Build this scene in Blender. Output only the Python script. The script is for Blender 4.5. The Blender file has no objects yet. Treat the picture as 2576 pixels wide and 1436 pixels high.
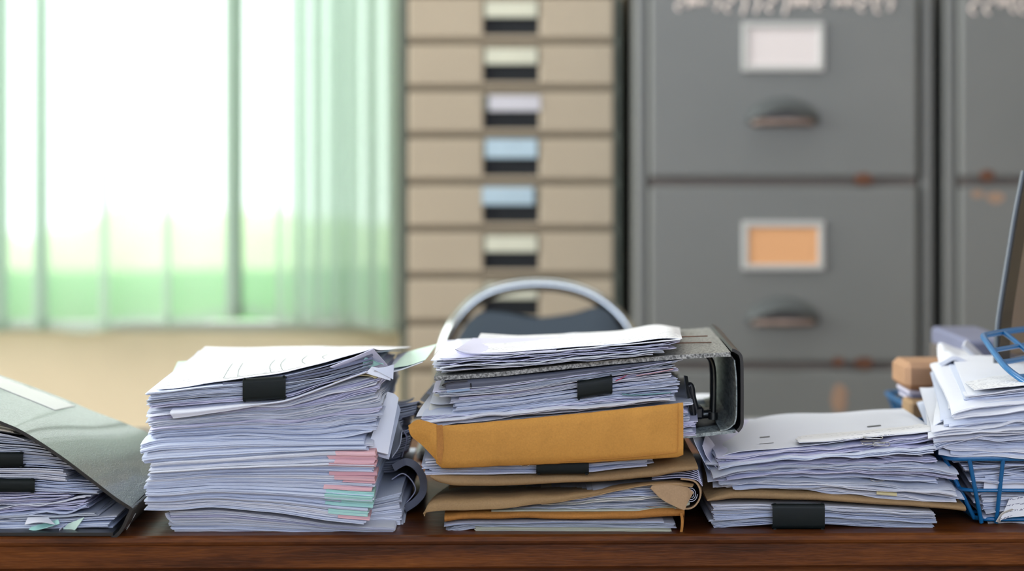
import bpy, math, random
from mathutils import Vector, Matrix, noise

# ------------------------------------------------------------------ camera, world, lights, exposure
sc = bpy.context.scene
F = 5009.0                       # focal length in pixels of the 2576 px wide frame (70 mm lens)
EYE = 1.097                      # eye height above the floor
HOR = 400.0                      # picture row of the horizon
cam_d = bpy.data.cameras.new('camera'); cam = bpy.data.objects.new('camera', cam_d)
sc.collection.objects.link(cam); sc.camera = cam
cam.location = (0, 0, EYE); cam.rotation_euler = (math.pi/2, 0, 0)
cam_d.lens = 70; cam_d.sensor_width = 36; cam_d.shift_y = -(718-HOR)/2576.0
cam_d.clip_start = 0.05; cam_d.clip_end = 100
cam_d.dof.use_dof = True; cam_d.dof.focus_distance = 1.88; cam_d.dof.aperture_fstop = 3.0
sc.view_settings.view_transform = 'Standard'; sc.view_settings.look = 'None'
sc.view_settings.gamma = 1.0; sc.view_settings.exposure = 0.22; sc.view_settings.use_curve_mapping = False
w = bpy.data.worlds.new('overcast_sky'); sc.world = w; w.use_nodes = True
w.node_tree.nodes['Background'].inputs[0].default_value = (0.93, 1.0, 0.97, 1)
w.node_tree.nodes['Background'].inputs[1].default_value = 3.0

def area(name, loc, rot, sx, sy, power, col):
    l = bpy.data.lights.new(name, 'AREA'); l.shape = 'RECTANGLE'; l.size = sx; l.size_y = sy
    l.energy = power; l.color = col
    o = bpy.data.objects.new(name, l); sc.collection.objects.link(o)
    o.location = loc; o.rotation_euler = rot
    return o
area('added_side_lamp', (-2.72, 2.3, 1.75), (0, -math.radians(90), 0), 1.4, 2.2, 84, (0.97, 1.0, 0.98))  # added lamp at an unseen left window, brightens stacks and back wall
area('added_rear_fill', (0.5, -1.72, 2.0), (math.radians(78), 0, 0), 2.6, 1.1, 42, (0.54, 0.65, 1.0))  # added cool fill for the paper fronts, at an unseen window behind the camera
area('added_top_lamp', (0.2, 2.9, 2.68), (0, 0, 0), 1.9, 0.4, 9, (0.93, 0.95, 1.0))  # added lamp above the view to brighten the sheet tops

# ------------------------------------------------------------------ helpers
R = random.Random(7)
def W(px, py, d): return Vector(((px-1288)*d/F, d, EYE-(py-HOR)*d/F))
def link(o): sc.collection.objects.link(o); return o

class MB:
    def __init__(s): s.v = []; s.f = []; s.uv = []; s.m = []; s.sm = []
    def face(s, idx, uv, m=0, sm=False): s.f.append(idx); s.uv.append(uv); s.m.append(m); s.sm.append(sm)
    def add(s, p): s.v.append(tuple(p)); return len(s.v)-1
    def grid(s, g, m=0, sm=True, flip=False, uvf=None, closeu=False):
        nv = len(g); nu = len(g[0]); base = len(s.v)
        for row in g: s.v.extend(tuple(p) for p in row)
        # uv in metres
        us = [0]; 
        for i in range(1, nu): us.append(us[-1]+(Vector(g[0][i])-Vector(g[0][i-1])).length)
        vs = [0]
        for j in range(1, nv): vs.append(vs[-1]+(Vector(g[j][0])-Vector(g[j-1][0])).length)
        rng = nu if closeu else nu-1
        for j in range(nv-1):
            for i in range(rng):
                i2 = (i+1) % nu
                q = [(j, i), (j, i2), (j+1, i2), (j+1, i)]
                if flip: q.reverse()
                u2 = {i: us[i], i2: us[i2] if i2 else us[-1]+.005}
                s.face([base+a*nu+b for a, b in q], [(u2[b], vs[a]) if uvf is None else uvf(a, b) for a, b in q], m, sm)
    def slab(s, lo, hi, mt=0, me=1, off=0.0):
        """lo, hi: grids [v][u] of points of the under and upper face; edges get material me"""
        s.grid(hi, mt, True); s.grid(lo, mt, True, flip=True)
        nv = len(hi); nu = len(hi[0])
        def strip(a, b):
            base = len(s.v); n = len(a)
            L = 0
            for k in range(n): s.v.append(tuple(a[k])); s.v.append(tuple(b[k]))
            for k in range(n-1):
                t = (Vector(b[k])-Vector(a[k])).length; l2 = L+(Vector(a[k+1])-Vector(a[k])).length
                s.face([base+2*k, base+2*k+2, base+2*k+3, base+2*k+1], [(L, off), (l2, off), (l2, off+t), (L, off+t)], me, False)
                L = l2
        strip(lo[0], hi[0]); strip(list(reversed(lo[-1])), list(reversed(hi[-1])))
        strip([r[-1] for r in lo], [r[-1] for r in hi]); strip([r[0] for r in reversed(lo)], [r[0] for r in reversed(hi)])
    def sheet(s, g, t, mt=0, me=1, vert=False, down=True):
        """a sheet of thickness t following grid g (its upper face)"""
        nv = len(g); nu = len(g[0]); lo = []
        for j in range(nv):
            row = []
            for i in range(nu):
                p = Vector(g[j][i])
                if vert: row.append(p-Vector((0, 0, t))); continue
                a = Vector(g[j][min(i+1, nu-1)])-Vector(g[j][max(i-1, 0)])
                b = Vector(g[min(j+1, nv-1)][i])-Vector(g[max(j-1, 0)][i])
                n = a.cross(b)
                n = n.normalized() if n.length > 1e-12 else Vector((0, 0, 1))
                row.append(p-n*t)
            lo.append(row)
        s.slab(lo, g, mt, me)
    def box(s, c, sz, m=0, bev=0.0, rot=None, taper=None):
        hx, hy, hz = sz[0]/2, sz[1]/2, sz[2]/2; b = min(bev, hx*.9, hy*.9, hz*.9)
        c = Vector(c)
        def T(p):
            p = Vector(p)
            if rot is not None: p = rot @ p
            return tuple(c+p)
        if b <= 0:
            i0 = len(s.v)
            for x in (-hx, hx):
                for y in (-hy, hy):
                    for z in (-hz, hz): s.v.append(T((x, y, z)))
            for q in ((0, 1, 3, 2), (4, 6, 7, 5), (0, 4, 5, 1), (2, 3, 7, 6), (0, 2, 6, 4), (1, 5, 7, 3)):
                pts = [s.v[i0+k] for k in q]
                s.face([i0+k for k in q], s.boxuv(q, hx, hy, hz), m)
            return
        i0 = len(s.v); idx = {}
        for sx in (-1, 1):
            for sy in (-1, 1):
                for sz_ in (-1, 1):
                    for ax in range(3):
                        p = [sx*(hx-b), sy*(hy-b), sz_*(hz-b)]
                        p[ax] = (sx*hx, sy*hy, sz_*hz)[ax]
                        idx[(sx, sy, sz_, ax)] = s.add(T(p))
        def uvof(k, ax):
            p = Vector(s.v[k])-c
            return (p[(ax+1) % 3], p[(ax+2) % 3])
        def ff(ks, ax, smooth=False):
            # orient outward
            ps = [Vector(s.v[k]) for k in ks]; n = (ps[1]-ps[0]).cross(ps[2]-ps[0]); ctr = sum(ps, Vector())/len(ps)-c
            if n.dot(ctr) < 0: ks = ks[::-1]
            s.face(ks, [uvof(k, ax) for k in ks], m, smooth)
        for ax in range(3):
            o = [a for a in range(3) if a != ax]
            for sg in (-1, 1):
                ks = []
                for a, bb in ((-1, -1), (1, -1), (1, 1), (-1, 1)):
                    t = [0, 0, 0]; t[ax] = sg; t[o[0]] = a; t[o[1]] = bb; ks.append(idx[(t[0], t[1], t[2], ax)])
                ff(ks, ax)
        for ax in range(3):
            o = [a for a in range(3) if a != ax]
            for a in (-1, 1):
                for bb in (-1, 1):
                    t1 = [0, 0, 0]; t1[o[0]] = a; t1[o[1]] = bb; t1[ax] = -1; t2 = list(t1); t2[ax] = 1
                    ff([idx[(*t1, o[0])], idx[(*t2, o[0])], idx[(*t2, o[1])], idx[(*t1, o[1])]], o[0])
        for sx in (-1, 1):
            for sy in (-1, 1):
                for sz_ in (-1, 1): ff([idx[(sx, sy, sz_, a)] for a in range(3)], 0)
    def boxuv(s, q, hx, hy, hz):
        out = []
        ax = 0 if q in ((0, 1, 3, 2), (4, 6, 7, 5)) else 1 if q in ((0, 4, 5, 1), (2, 3, 7, 6)) else 2
        for k in q:
            x = (-hx, hx)[k >> 2]; y = (-hy, hy)[(k >> 1) & 1]; z = (-hz, hz)[k & 1]
            out.append(((y, z), (x, z), (x, y))[ax])
        return out
    def tube(s, pts, r, m=0, n=10, closed=False, cap=True, flat=None):
        pts = [Vector(p) for p in pts]; N = len(pts); rings = []
        up = None
        for i in range(N):
            a = pts[(i-1) % N] if (closed or i > 0) else pts[i]; b = pts[(i+1) % N] if (closed or i < N-1) else pts[i]
            t = (b-a).normalized()
            if up is None:
                up = Vector((0, 0, 1)) if abs(t.z) < .9 else Vector((1, 0, 0))
            x = t.cross(up).normalized(); up = x.cross(t).normalized()
            rr = r(i/(N-1)) if callable(r) else r
            rings.append([pts[i]+(x*math.cos(2*math.pi*k/n)+up*math.sin(2*math.pi*k/n)*(flat or 1))*rr for k in range(n)])
        if closed: rings.append(rings[0])
        s.grid(rings, m, True, closeu=True, flip=True)
        if cap and not closed:
            for ring, fl in ((rings[0], True), (rings[-1], False)):
                i0 = len(s.v); s.v.extend(tuple(p) for p in ring); ids = list(range(i0, i0+n))
                s.face(ids[::-1] if not fl else ids, [(0, 0)]*n, m)
    def build(s, name, mats, parent=None, origin=None):
        me = bpy.data.meshes.new(name)
        o_ = Vector(origin) if origin is not None else None
        if o_ is None:
            if parent is not None: o_ = Vector(parent['_org']) if '_org' in parent.keys() else Vector()
            else:
                n = len(s.v); o_ = Vector((sum(p[0] for p in s.v)/n, sum(p[1] for p in s.v)/n, min(p[2] for p in s.v)))
        me.from_pydata([(p[0]-o_.x, p[1]-o_.y, p[2]-o_.z) for p in s.v], [], s.f)
        if not isinstance(mats, (list, tuple)): mats = [mats]
        for m_ in mats: me.materials.append(M[m_] if isinstance(m_, str) else m_)
        me.polygons.foreach_set('material_index', [min(a, len(mats)-1) for a in s.m])
        me.polygons.foreach_set('use_smooth', s.sm)
        uvl = me.uv_layers.new(name='UVMap'); flat = []
        for q in s.uv:
            for a in q: flat.extend(a)
        uvl.data.foreach_set('uv', flat)
        me.update()
        o = link(bpy.data.objects.new(name, me))
        o['_org'] = list(o_)
        if parent is not None: o.parent = parent
        else: o.location = o_
        return o

def tag(o, label=None, cat=None, group=None, kind=None):
    if label: o['label'] = label
    if cat: o['category'] = cat
    if group: o['group'] = group
    if kind: o['kind'] = kind
    return o
def empty(name, loc, label, cat, group=None):
    o = link(bpy.data.objects.new(name, None)); o.location = loc; o['_org'] = list(loc); o.empty_display_size = .02
    return tag(o, label, cat, group)
def struct(o): o['kind'] = 'structure'; return o

def interp(pts, x):
    if x <= pts[0][0]:
        (a, b), (c, d) = pts[0], pts[1]
    elif x >= pts[-1][0]:
        (a, b), (c, d) = pts[-2], pts[-1]
    else:
        for k in range(len(pts)-1):
            if pts[k][0] <= x <= pts[k+1][0]: (a, b), (c, d) = pts[k], pts[k+1]; break
    return b+(d-b)*(x-a)/(c-a) if c != a else b
def smooth(pts, x, wd=22):
    return sum(interp(pts, x+wd*k/2) for k in (-2, -1, 0, 1, 2))/5
def val(f, s):
    if isinstance(f, (int, float)): return f
    return interp(f, s) if len(f) > 1 else f[0][1]
def crm(pts, n):
    """n points evenly along a Catmull-Rom curve"""
    P = [Vector(p) for p in pts]; 
    if len(P) == 2: return [P[0].lerp(P[1], k/(n-1)) for k in range(n)]
    out = []; L = len(P)-1
    for k in range(n):
        t = k/(n-1)*L; i = min(int(t), L-1); f = t-i
        p1, p2 = P[i], P[i+1]; p0 = P[i-1] if i > 0 else p1*2-p2; p3 = P[i+2] if i+2 <= L else p2*2-p1
        out.append(.5*((2*p1)+(p2-p0)*f+(2*p0-5*p1+4*p2-p3)*f*f+(3*p1-p0-3*p2+p3)*f**3))
    return out
def loft(rows, nu=24, nv=8, curve=True):
    """rows: list of lists of world points (front to back) -> grid"""
    rr = [crm(r, nu) for r in rows]; g = []
    cols = [crm([r[i] for r in rr], nv) for i in range(nu)]
    return [[cols[i][j] for i in range(nu)] for j in range(nv)]
def rowW(pts, d): return [W(x, y, d) for x, y in pts]
ORD = 'first second third fourth fifth sixth seventh eighth ninth tenth eleventh twelfth thirteenth fourteenth fifteenth sixteenth seventeenth eighteenth nineteenth twentieth'.split()

# ------------------------------------------------------------------ materials
M = {}
def mat(name, col, rough=.6, metal=0, spec=.5, coat=0, **kw):
    m = bpy.data.materials.new(name); m.use_nodes = True; b = m.node_tree.nodes['Principled BSDF']
    b.inputs['Base Color'].default_value = (*col, 1); b.inputs['Roughness'].default_value = rough
    b.inputs['Metallic'].default_value = metal; b.inputs['Specular IOR Level'].default_value = spec
    b.inputs['Coat Weight'].default_value = coat
    M[name] = m
    return m, m.node_tree, b
class NT:
    def __init__(s, nt): s.nt = nt
    def n(s, t, **kw):
        nd = s.nt.nodes.new(t)
        for k, v in kw.items():
            if k.startswith('i_'): 
                key = k[2:]; key = int(key) if key.isdigit() else key.replace('_', ' ')
                if hasattr(v, 'node') or isinstance(v, bpy.types.NodeSocket): s.nt.links.new(v, nd.inputs[key])
                else: nd.inputs[key].default_value = v
            else: setattr(nd, k, v)
        return nd
    def l(s, a, b): s.nt.links.new(a, b)
    def math(s, op, a, b=None, c=None):
        nd = s.nt.nodes.new('ShaderNodeMath'); nd.operation = op
        for i, v in enumerate((a, b, c)):
            if v is None: continue
            if isinstance(v, bpy.types.NodeSocket): s.l(v, nd.inputs[i])
            else: nd.inputs[i].default_value = v
        return nd.outputs[0]
    def mix(s, f, a, b):
        nd = s.nt.nodes.new('ShaderNodeMix'); nd.data_type = 'RGBA'
        for i, v in ((0, f), (6, a), (7, b)):
            if isinstance(v, bpy.types.NodeSocket): s.l(v, nd.inputs[i])
            else: nd.inputs[i].default_value = v if i == 0 else (*v, 1)
        return nd.outputs[2]
    def scaled(s, src, sc_):
        nd = s.n('ShaderNodeMapping'); s.l(src, nd.inputs[0]); nd.inputs['Scale'].default_value = sc_; return nd.outputs[0]
    def noise(s, vec, scale, detail=3, rough=.5):
        nd = s.n('ShaderNodeTexNoise'); s.l(vec, nd.inputs['Vector']); nd.inputs['Scale'].default_value = scale
        nd.inputs['Detail'].default_value = detail; nd.inputs['Roughness'].default_value = rough; return nd.outputs['Fac']
    def ramp(s, f, stops):
        nd = s.n('ShaderNodeValToRGB'); s.l(f, nd.inputs[0]); e = nd.color_ramp.elements
        e[0].position, e[0].color = stops[0][0], (*stops[0][1], 1); e[1].position, e[1].color = stops[-1][0], (*stops[-1][1], 1)
        for p, c in stops[1:-1]:
            x = e.new(p); x.color = (*c, 1)
        return nd.outputs[0]
    def bump(s, h, strength, dist, b):
        nd = s.n('ShaderNodeBump'); s.l(h, nd.inputs['Height']); nd.inputs['Strength'].default_value = strength
        nd.inputs['Distance'].default_value = dist; s.l(nd.outputs[0], b.inputs['Normal'])
    def coord(s, k='Object'): return s.n('ShaderNodeTexCoord').outputs[k]

def paper(name, col, rough=.85, var=.03, trans=0.0):
    m, nt, b = mat(name, col, rough, spec=.25); t = NT(nt)
    f = t.noise(t.coord('Object'), 9, 2)
    t.l(t.mix(f, tuple(c*(1-var) for c in col), tuple(min(1, c*(1+var)) for c in col)), b.inputs['Base Color'])
    t.bump(t.noise(t.coord('Object'), 26, 2), .15, .01, b)
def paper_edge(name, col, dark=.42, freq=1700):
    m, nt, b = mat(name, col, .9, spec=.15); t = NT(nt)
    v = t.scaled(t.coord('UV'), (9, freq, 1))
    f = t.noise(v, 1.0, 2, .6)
    c1 = (col[0]*dark*.9, col[1]*dark*.95, col[2]*dark*1.25)  # blue-dark stripe colour paints in the shade of the gaps between sheets
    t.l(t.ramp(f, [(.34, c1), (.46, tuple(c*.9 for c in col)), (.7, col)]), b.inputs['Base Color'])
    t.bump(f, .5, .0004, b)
def printed(name, col, ink=(.2, .22, .3), pitch=.0085, amount=.5, grid=None, margin=None):
    m, nt, b = mat(name, col, .8, spec=.25); t = NT(nt)
    uv = t.coord('UV'); sp = t.n('ShaderNodeSeparateXYZ'); t.l(uv, sp.inputs[0]); U, V = sp.outputs[0], sp.outputs[1]
    line = t.math('DIVIDE', V, pitch); fr = t.math('FRACT', line); fl = t.math('FLOOR', line)
    inline = t.math('LESS_THAN', fr, .3)
    cmb = t.n('ShaderNodeCombineXYZ'); t.l(t.math('MULTIPLY', U, 420), cmb.inputs[0]); t.l(t.math('MULTIPLY', fl, 7.3), cmb.inputs[1]); t.l(t.math('MULTIPLY', V, 500), cmb.inputs[2])
    letters = t.math('GREATER_THAN', t.noise(cmb.outputs[0], 1, 2), .52)
    cmb2 = t.n('ShaderNodeCombineXYZ'); t.l(t.math('MULTIPLY', U, 22), cmb2.inputs[0]); t.l(t.math('MULTIPLY', fl, 3.7), cmb2.inputs[1])
    words = t.math('GREATER_THAN', t.noise(cmb2.outputs[0], 1, 1), amount)
    k = t.math('MULTIPLY', t.math('MULTIPLY', inline, letters), words)
    f = t.noise(t.coord('Object'), 9, 2)
    base = t.mix(f, tuple(c*.97 for c in col), col)
    t.l(t.mix(t.math('MULTIPLY', k, .8), base, ink), b.inputs['Base Color'])
    t.bump(t.noise(t.coord('Object'), 20, 2), .15, .01, b)

for nm, c in (('white', (.79, .82, .90)), ('bluish', (.67, .73, .87)), ('cream', (.80, .79, .73)), ('grey', (.58, .62, .70)), ('lilac', (.70, .70, .87))):
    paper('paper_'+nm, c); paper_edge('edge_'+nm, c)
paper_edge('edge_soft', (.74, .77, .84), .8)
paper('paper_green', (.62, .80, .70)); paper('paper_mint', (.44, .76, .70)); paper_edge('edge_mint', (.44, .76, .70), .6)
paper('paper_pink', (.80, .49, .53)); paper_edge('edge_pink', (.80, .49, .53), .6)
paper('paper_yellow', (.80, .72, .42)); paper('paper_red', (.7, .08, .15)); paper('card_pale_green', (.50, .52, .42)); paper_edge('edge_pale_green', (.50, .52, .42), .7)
paper('plastic_blue', (.38, .50, .66), .35); paper('paper_teal', (.16, .30, .32)); paper('film_dark', (.11, .12, .16), .4); paper('film_navy', (.16, .18, .27), .4)
printed('printed_white', (.84, .85, .88)); printed('printed_dense', (.83, .85, .89), (.12, .13, .22), .007, .42)

def kraft(name, col, fibre=.12, bumpy=.5):
    m, nt, b = mat(name, col, .75, spec=.3); t = NT(nt); c = t.coord('Object')
    f = t.noise(t.scaled(c, (1, 1, 1)), 620, 3, .6); g = t.noise(c, 12, 3)
    h = t.math('ADD', t.math('MULTIPLY', f, .5), t.math('MULTIPLY', g, .5))
    t.l(t.ramp(h, [(.3, tuple(x*(1-fibre*1.6) for x in col)), (.55, col), (.75, tuple(min(1, x*(1+fibre)) for x in col))]), b.inputs['Base Color'])
    t.bump(t.noise(c, 38, 3, .55), bumpy, .004, b)
kraft('kraft_ochre', (.56, .27, .055)); kraft('kraft_brown', (.36, .235, .115), .14, .7); kraft('kraft_tan', (.42, .28, .16), .12, .5); kraft('kraft_dull', (.46, .20, .045), .15, .9)
kraft('cardboard', (.46, .27, .16), .1, .2)

m, nt, b = mat('binder_marbled', (.28, .29, .28), .5, spec=.5); t = NT(nt); c = t.coord('Object')
f = t.noise(c, 430, 4, .7); t.l(t.ramp(f, [(.38, (.07, .075, .07)), (.5, (.27, .28, .27)), (.64, (.52, .53, .51))]), b.inputs['Base Color']); t.bump(f, .6, .001, b)
m, nt, b = mat('binder_inside', (.30, .36, .36), .6); t = NT(nt); f = t.noise(t.scaled(t.coord('Object'), (1, .15, 1)), 300, 4, .7)
t.l(t.ramp(f, [(.35, (.09, .11, .11)), (.5, (.24, .29, .29)), (.66, (.42, .47, .46))]), b.inputs['Base Color'])
m, nt, b = mat('binder_leather', (.105, .108, .112), .36, spec=1.0, coat=.4); t = NT(nt); c = t.coord('Object')
n1 = t.noise(t.scaled(c, (1, .7, 1)), 300, 2, .5); rid = t.math('ABSOLUTE', t.math('SUBTRACT', n1, .5)); rid = t.math('MINIMUM', rid, .09)
h = t.math('ADD', t.math('MULTIPLY', rid, 5.0), t.math('MULTIPLY', t.noise(c, 700, 2), .15)); t.bump(h, 1.0, .0012, b)
mat('black_edge', (.012, .013, .015), .35, spec=.6)
m, nt, b = mat('clip_black', (.004, .008, .008), .5, spec=.22); t = NT(nt); t.bump(t.noise(t.coord('Object'), 150, 2), .15, .001, b)
mat('steel', (.55, .56, .56), .25, 1); mat('chrome', (.42, .45, .45), .16, 1); mat('dark_steel', (.10, .105, .10), .35, .9)
mat('blue_wire', (.004, .13, .34), .3, spec=.5, coat=.2)
m, nt, b = mat('vinyl_dark', (.045, .065, .085), .5, spec=.4); t = NT(nt); t.bump(t.noise(t.coord('Object'), 250, 3), .2, .001, b)

m, nt, b = mat('wood_dark', (.09, .03, .015), .38, spec=.22, coat=.04); t = NT(nt); c = t.coord('Object')
v = t.scaled(c, (1.2, 9, 14)); ds = t.noise(v, 2.4, 5, .62); fine = t.noise(t.scaled(c, (6, 60, 90)), 8, 3, .6)
mixf = t.math('ADD', t.math('MULTIPLY', ds, .72), t.math('MULTIPLY', fine, .28))
t.l(t.ramp(mixf, [(.32, (.018, .006, .002)), (.45, (.070, .019, .004)), (.58, (.15, .044, .007)), (.72, (.25, .085, .015))]), b.inputs['Base Color'])
t.l(t.ramp(fine, [(.3, (.30,)*3), (.7, (.5,)*3)]), b.inputs['Roughness']); t.bump(fine, .25, .001, b)
b.inputs['Coat Roughness'].default_value = .25

def painted(name, col, rough=.5, var=.1, scale=2.5):
    m, nt, b = mat(name, col, rough, spec=.4); t = NT(nt); c = t.coord('Object')
    t.l(t.ramp(t.noise(c, scale, 4), [(.3, tuple(x*(1-var) for x in col)), (.7, tuple(x*(1+var) for x in col))]), b.inputs['Base Color'])
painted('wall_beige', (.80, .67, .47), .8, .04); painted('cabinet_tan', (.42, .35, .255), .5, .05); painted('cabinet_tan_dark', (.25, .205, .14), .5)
painted('cabinet_olive', (.085, .10, .08), .5); painted('ceiling_white', (.78, .78, .76), .9, .02); painted('floor_tile', (.30, .24, .20), .3)
painted('recess_black', (.006, .008, .010), .6)
m, nt, b = mat('cabinet_grey', (.15, .16, .15), .42, spec=.4); t = NT(nt); c = t.coord('Object')
t.l(t.ramp(t.noise(c, 2.2, 4), [(.3, (.155, .163, .156)), (.7, (.185, .188, .180))]), b.inputs['Base Color'])
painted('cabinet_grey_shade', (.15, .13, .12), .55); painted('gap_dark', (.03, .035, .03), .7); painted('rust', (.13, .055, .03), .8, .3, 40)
painted('handle_grey', (.09, .10, .10), .5); painted('handle_worn', (.26, .19, .16), .5, .3, 60); painted('sticker_faded', (.34, .22, .15), .7, .1, 30); painted('card_white', (.78, .72, .71), .7, .03); painted('card_orange', (.80, .42, .20), .7, .06); painted('frame_pale', (.50, .50, .48), .4, .03)
painted('card_cream', (.62, .62, .50), .7, .04, 20); painted('card_lilac', (.56, .55, .60), .7, .04, 20); painted('card_blue', (.42, .55, .64), .7, .08, 20)
painted('paint_chalky', (.85, .74, .68), .8, .1, 30); painted('label_white', (.86, .88, .86), .5, .01)
painted('plastic_black', (.012, .013, .016), .35); painted('plastic_greyblue', (.23, .25, .38), .4)
m, nt, b = mat('plastic_purple', (.045, .035, .06), .25, spec=.6); b.inputs['Coat Weight'].default_value = .5
painted('plastic_edge_grey', (.09, .11, .135), .3)

# sheer green curtain: light passes through the weave, scatters on the threads
m = bpy.data.materials.new('curtain_sheer'); m.use_nodes = True; M['curtain_sheer'] = m; nt = m.node_tree; nt.nodes.clear(); t = NT(nt)
out = t.n('ShaderNodeOutputMaterial'); tr = t.n('ShaderNodeBsdfTransparent'); tr.inputs[0].default_value = (.90, .96, .92, 1)
tl = t.n('ShaderNodeBsdfTranslucent'); tl.inputs[0].default_value = (.76, .84, .79, 1); df = t.n('ShaderNodeBsdfDiffuse'); df.inputs[0].default_value = (.70, .77, .72, 1)
m1 = t.n('ShaderNodeMixShader'); m1.inputs[0].default_value = .42; t.l(tl.outputs[0], m1.inputs[1]); t.l(df.outputs[0], m1.inputs[2])
m2 = t.n('ShaderNodeMixShader'); m2.inputs[0].default_value = .46; t.l(tr.outputs[0], m2.inputs[1]); t.l(m1.outputs[0], m2.inputs[2]); t.l(m2.outputs[0], out.inputs[0])
# window glass
m = bpy.data.materials.new('window_glass'); m.use_nodes = True; M['window_glass'] = m; nt = m.node_tree; nt.nodes.clear(); t = NT(nt)
out = t.n('ShaderNodeOutputMaterial'); tr = t.n('ShaderNodeBsdfTransparent'); gl = t.n('ShaderNodeBsdfGlossy'); gl.inputs['Roughness'].default_value = .02
fr = t.n('ShaderNodeFresnel'); m2 = t.n('ShaderNodeMixShader'); t.l(fr.outputs[0], m2.inputs[0]); t.l(tr.outputs[0], m2.inputs[1]); t.l(gl.outputs[0], m2.inputs[2]); t.l(m2.outputs[0], out.inputs[0])
def leafy(name, a, b_):
    m, nt, b = mat(name, a, .8); t = NT(nt); t.l(t.mix(t.noise(t.coord('Object'), 3.5, 4), a, b_), b.inputs['Base Color'])
leafy('hedge_green', (.06, .25, .05), (.12, .36, .09)); leafy('hedge_pale', (.52, .66, .34), (.66, .78, .50)); leafy('lawn_green', (.14, .34, .10), (.20, .42, .14))  # hedge_pale is brightened to paint sunlight onto the far trees

# ------------------------------------------------------------------ the room
def shell(name, c, sz, m_, bev=0):
    b_ = MB(); b_.box(c, sz, 0, bev); return struct(b_.build(name, m_))
X0, X1, Y0, Y1, H = -2.8, 3.0, -1.8, 4.15, 2.8
shell('floor', ((X0+X1)/2, (Y0+Y1)/2, -.05), (X1-X0+.4, Y1-Y0+.4, .1), 'floor_tile')
shell('ceiling', ((X0+X1)/2, (Y0+Y1)/2, H+.05), (X1-X0+.4, Y1-Y0+.4, .1), 'ceiling_white')
shell('wall_right', (X1+.06, (Y0+Y1)/2, H/2), (.12, Y1-Y0, H), 'wall_beige')
# back wall with its window opening
wx0, wx1, wz0, wz1 = -2.3, -.22, .735, 2.35
b_ = MB()
b_.box(((X0+wx0)/2, Y1+.06, H/2), (wx0-X0, .12, H)); b_.box(((X1+wx1)/2, Y1+.06, H/2), (X1-wx1, .12, H))
b_.box(((wx0+wx1)/2, Y1+.06, wz0/2), (wx1-wx0, .12, wz0)); b_.box(((wx0+wx1)/2, Y1+.06, (wz1+H)/2), (wx1-wx0, .12, H-wz1))
struct(b_.build('wall_back', 'wall_beige'))
def window(name, axis, a0, a1, z0, z1, at, depth=.08):
    fw = .035; b_ = MB()
    def bx(a, b2, c0, c1):
        ca, cz = (a+b2)/2, (c0+c1)/2
        if axis == 'x': b_.box((ca, at, cz), (b2-a, depth, c1-c0), 0, .004)
        else: b_.box((at, ca, cz), (depth, b2-a, c1-c0), 0, .004)
    bx(a0, a1, z0, z0+fw*.5); bx(a0, a1, z1-fw, z1); bx(a0, a0+fw, z0, z1); bx(a1-fw, a1, z0, z1)
    o = struct(b_.build(name, 'frame_pale'))
    g = MB(); e = .004
    if axis == 'x': g.box(((a0+a1)/2, at+.01, (z0+z1)/2), (a1-a0-.02, e, z1-z0-.02))
    else: g.box((at-.01, (a0+a1)/2, (z0+z1)/2), (e, a1-a0-.02, z1-z0-.02))
    g.build('glass_pane', 'window_glass', o)
    return o
window('window_1', 'x', wx0, wx1, wz0, wz1, Y1+.07)
# left wall and camera-side wall, each with an added unseen window for its lamp
b_ = MB(); b_.box((X0-.06, (Y0+1.1)/2, H/2), (.12, 1.1-Y0, H)); b_.box((X0-.06, (3.5+Y1)/2, H/2), (.12, Y1-3.5, H))
b_.box((X0-.06, 2.3, .5), (.12, 2.4, 1.0)); b_.box((X0-.06, 2.3, 2.65), (.12, 2.4, .3)); struct(b_.build('wall_left', 'wall_beige'))
window('added_window_left', 'y', 1.1, 3.5, 1.0, 2.5, X0-.06)  # added unseen window around the side lamp
b_ = MB(); b_.box(((X0-.9)/2, Y0-.06, H/2), (-.9-X0, .12, H)); b_.box(((1.9+X1)/2, Y0-.06, H/2), (X1-1.9, .12, H))
b_.box((.5, Y0-.06, .7), (2.8, .12, 1.4)); b_.box((.5, Y0-.06, 2.7), (2.8, .12, .2)); struct(b_.build('wall_front', 'wall_beige'))
window('added_window_rear', 'x', -.9, 1.9, 1.4, 2.6, Y0-.06)  # added unseen window, raised to suit the rear fill lamp

# outside: lawn, near hedge, far trees
b_ = MB(); b_.box((-2, 17, -.12), (40, 25, .1)); tag(b_.build('lawn', 'lawn_green'), kind='structure')
def hedge(name, x0, x1, y, z1, amp, freq, m_, label, cat, th=1.0):
    b_ = MB(); n = 90; g = []
    prof = [(0, 0), (0, .5), (.08, .85), (.5, 1.0), (.92, .85), (1, .5), (1, 0)]
    for (a, h) in prof:
        row = []
        for i in range(n):
            x = x0+(x1-x0)*i/(n-1)
            hh = z1+amp*noise.noise(Vector((x*freq, 3.1, y)))+amp*.4*noise.noise(Vector((x*freq*3, 9.1, y)))
            row.append(Vector((x, y+a*th+.08*noise.noise(Vector((x*3, h*3, 1))), -.07+h*(hh+.07))))
        g.append(row)
    b_.grid(g, 0, True)
    return tag(b_.build(name, m_), label, cat)
hedge('hedge', -7, 3, 6.4, .71, .015, 1.2, 'hedge_green', 'clipped deep green hedge outside the window, behind the curtain', 'hedge')
hedge('tree_row', -14, 6, 13, .66, .40, 1.3, 'hedge_pale', 'pale sunlit row of trees far outside, seen above the hedge', 'trees', 2.0)

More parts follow.
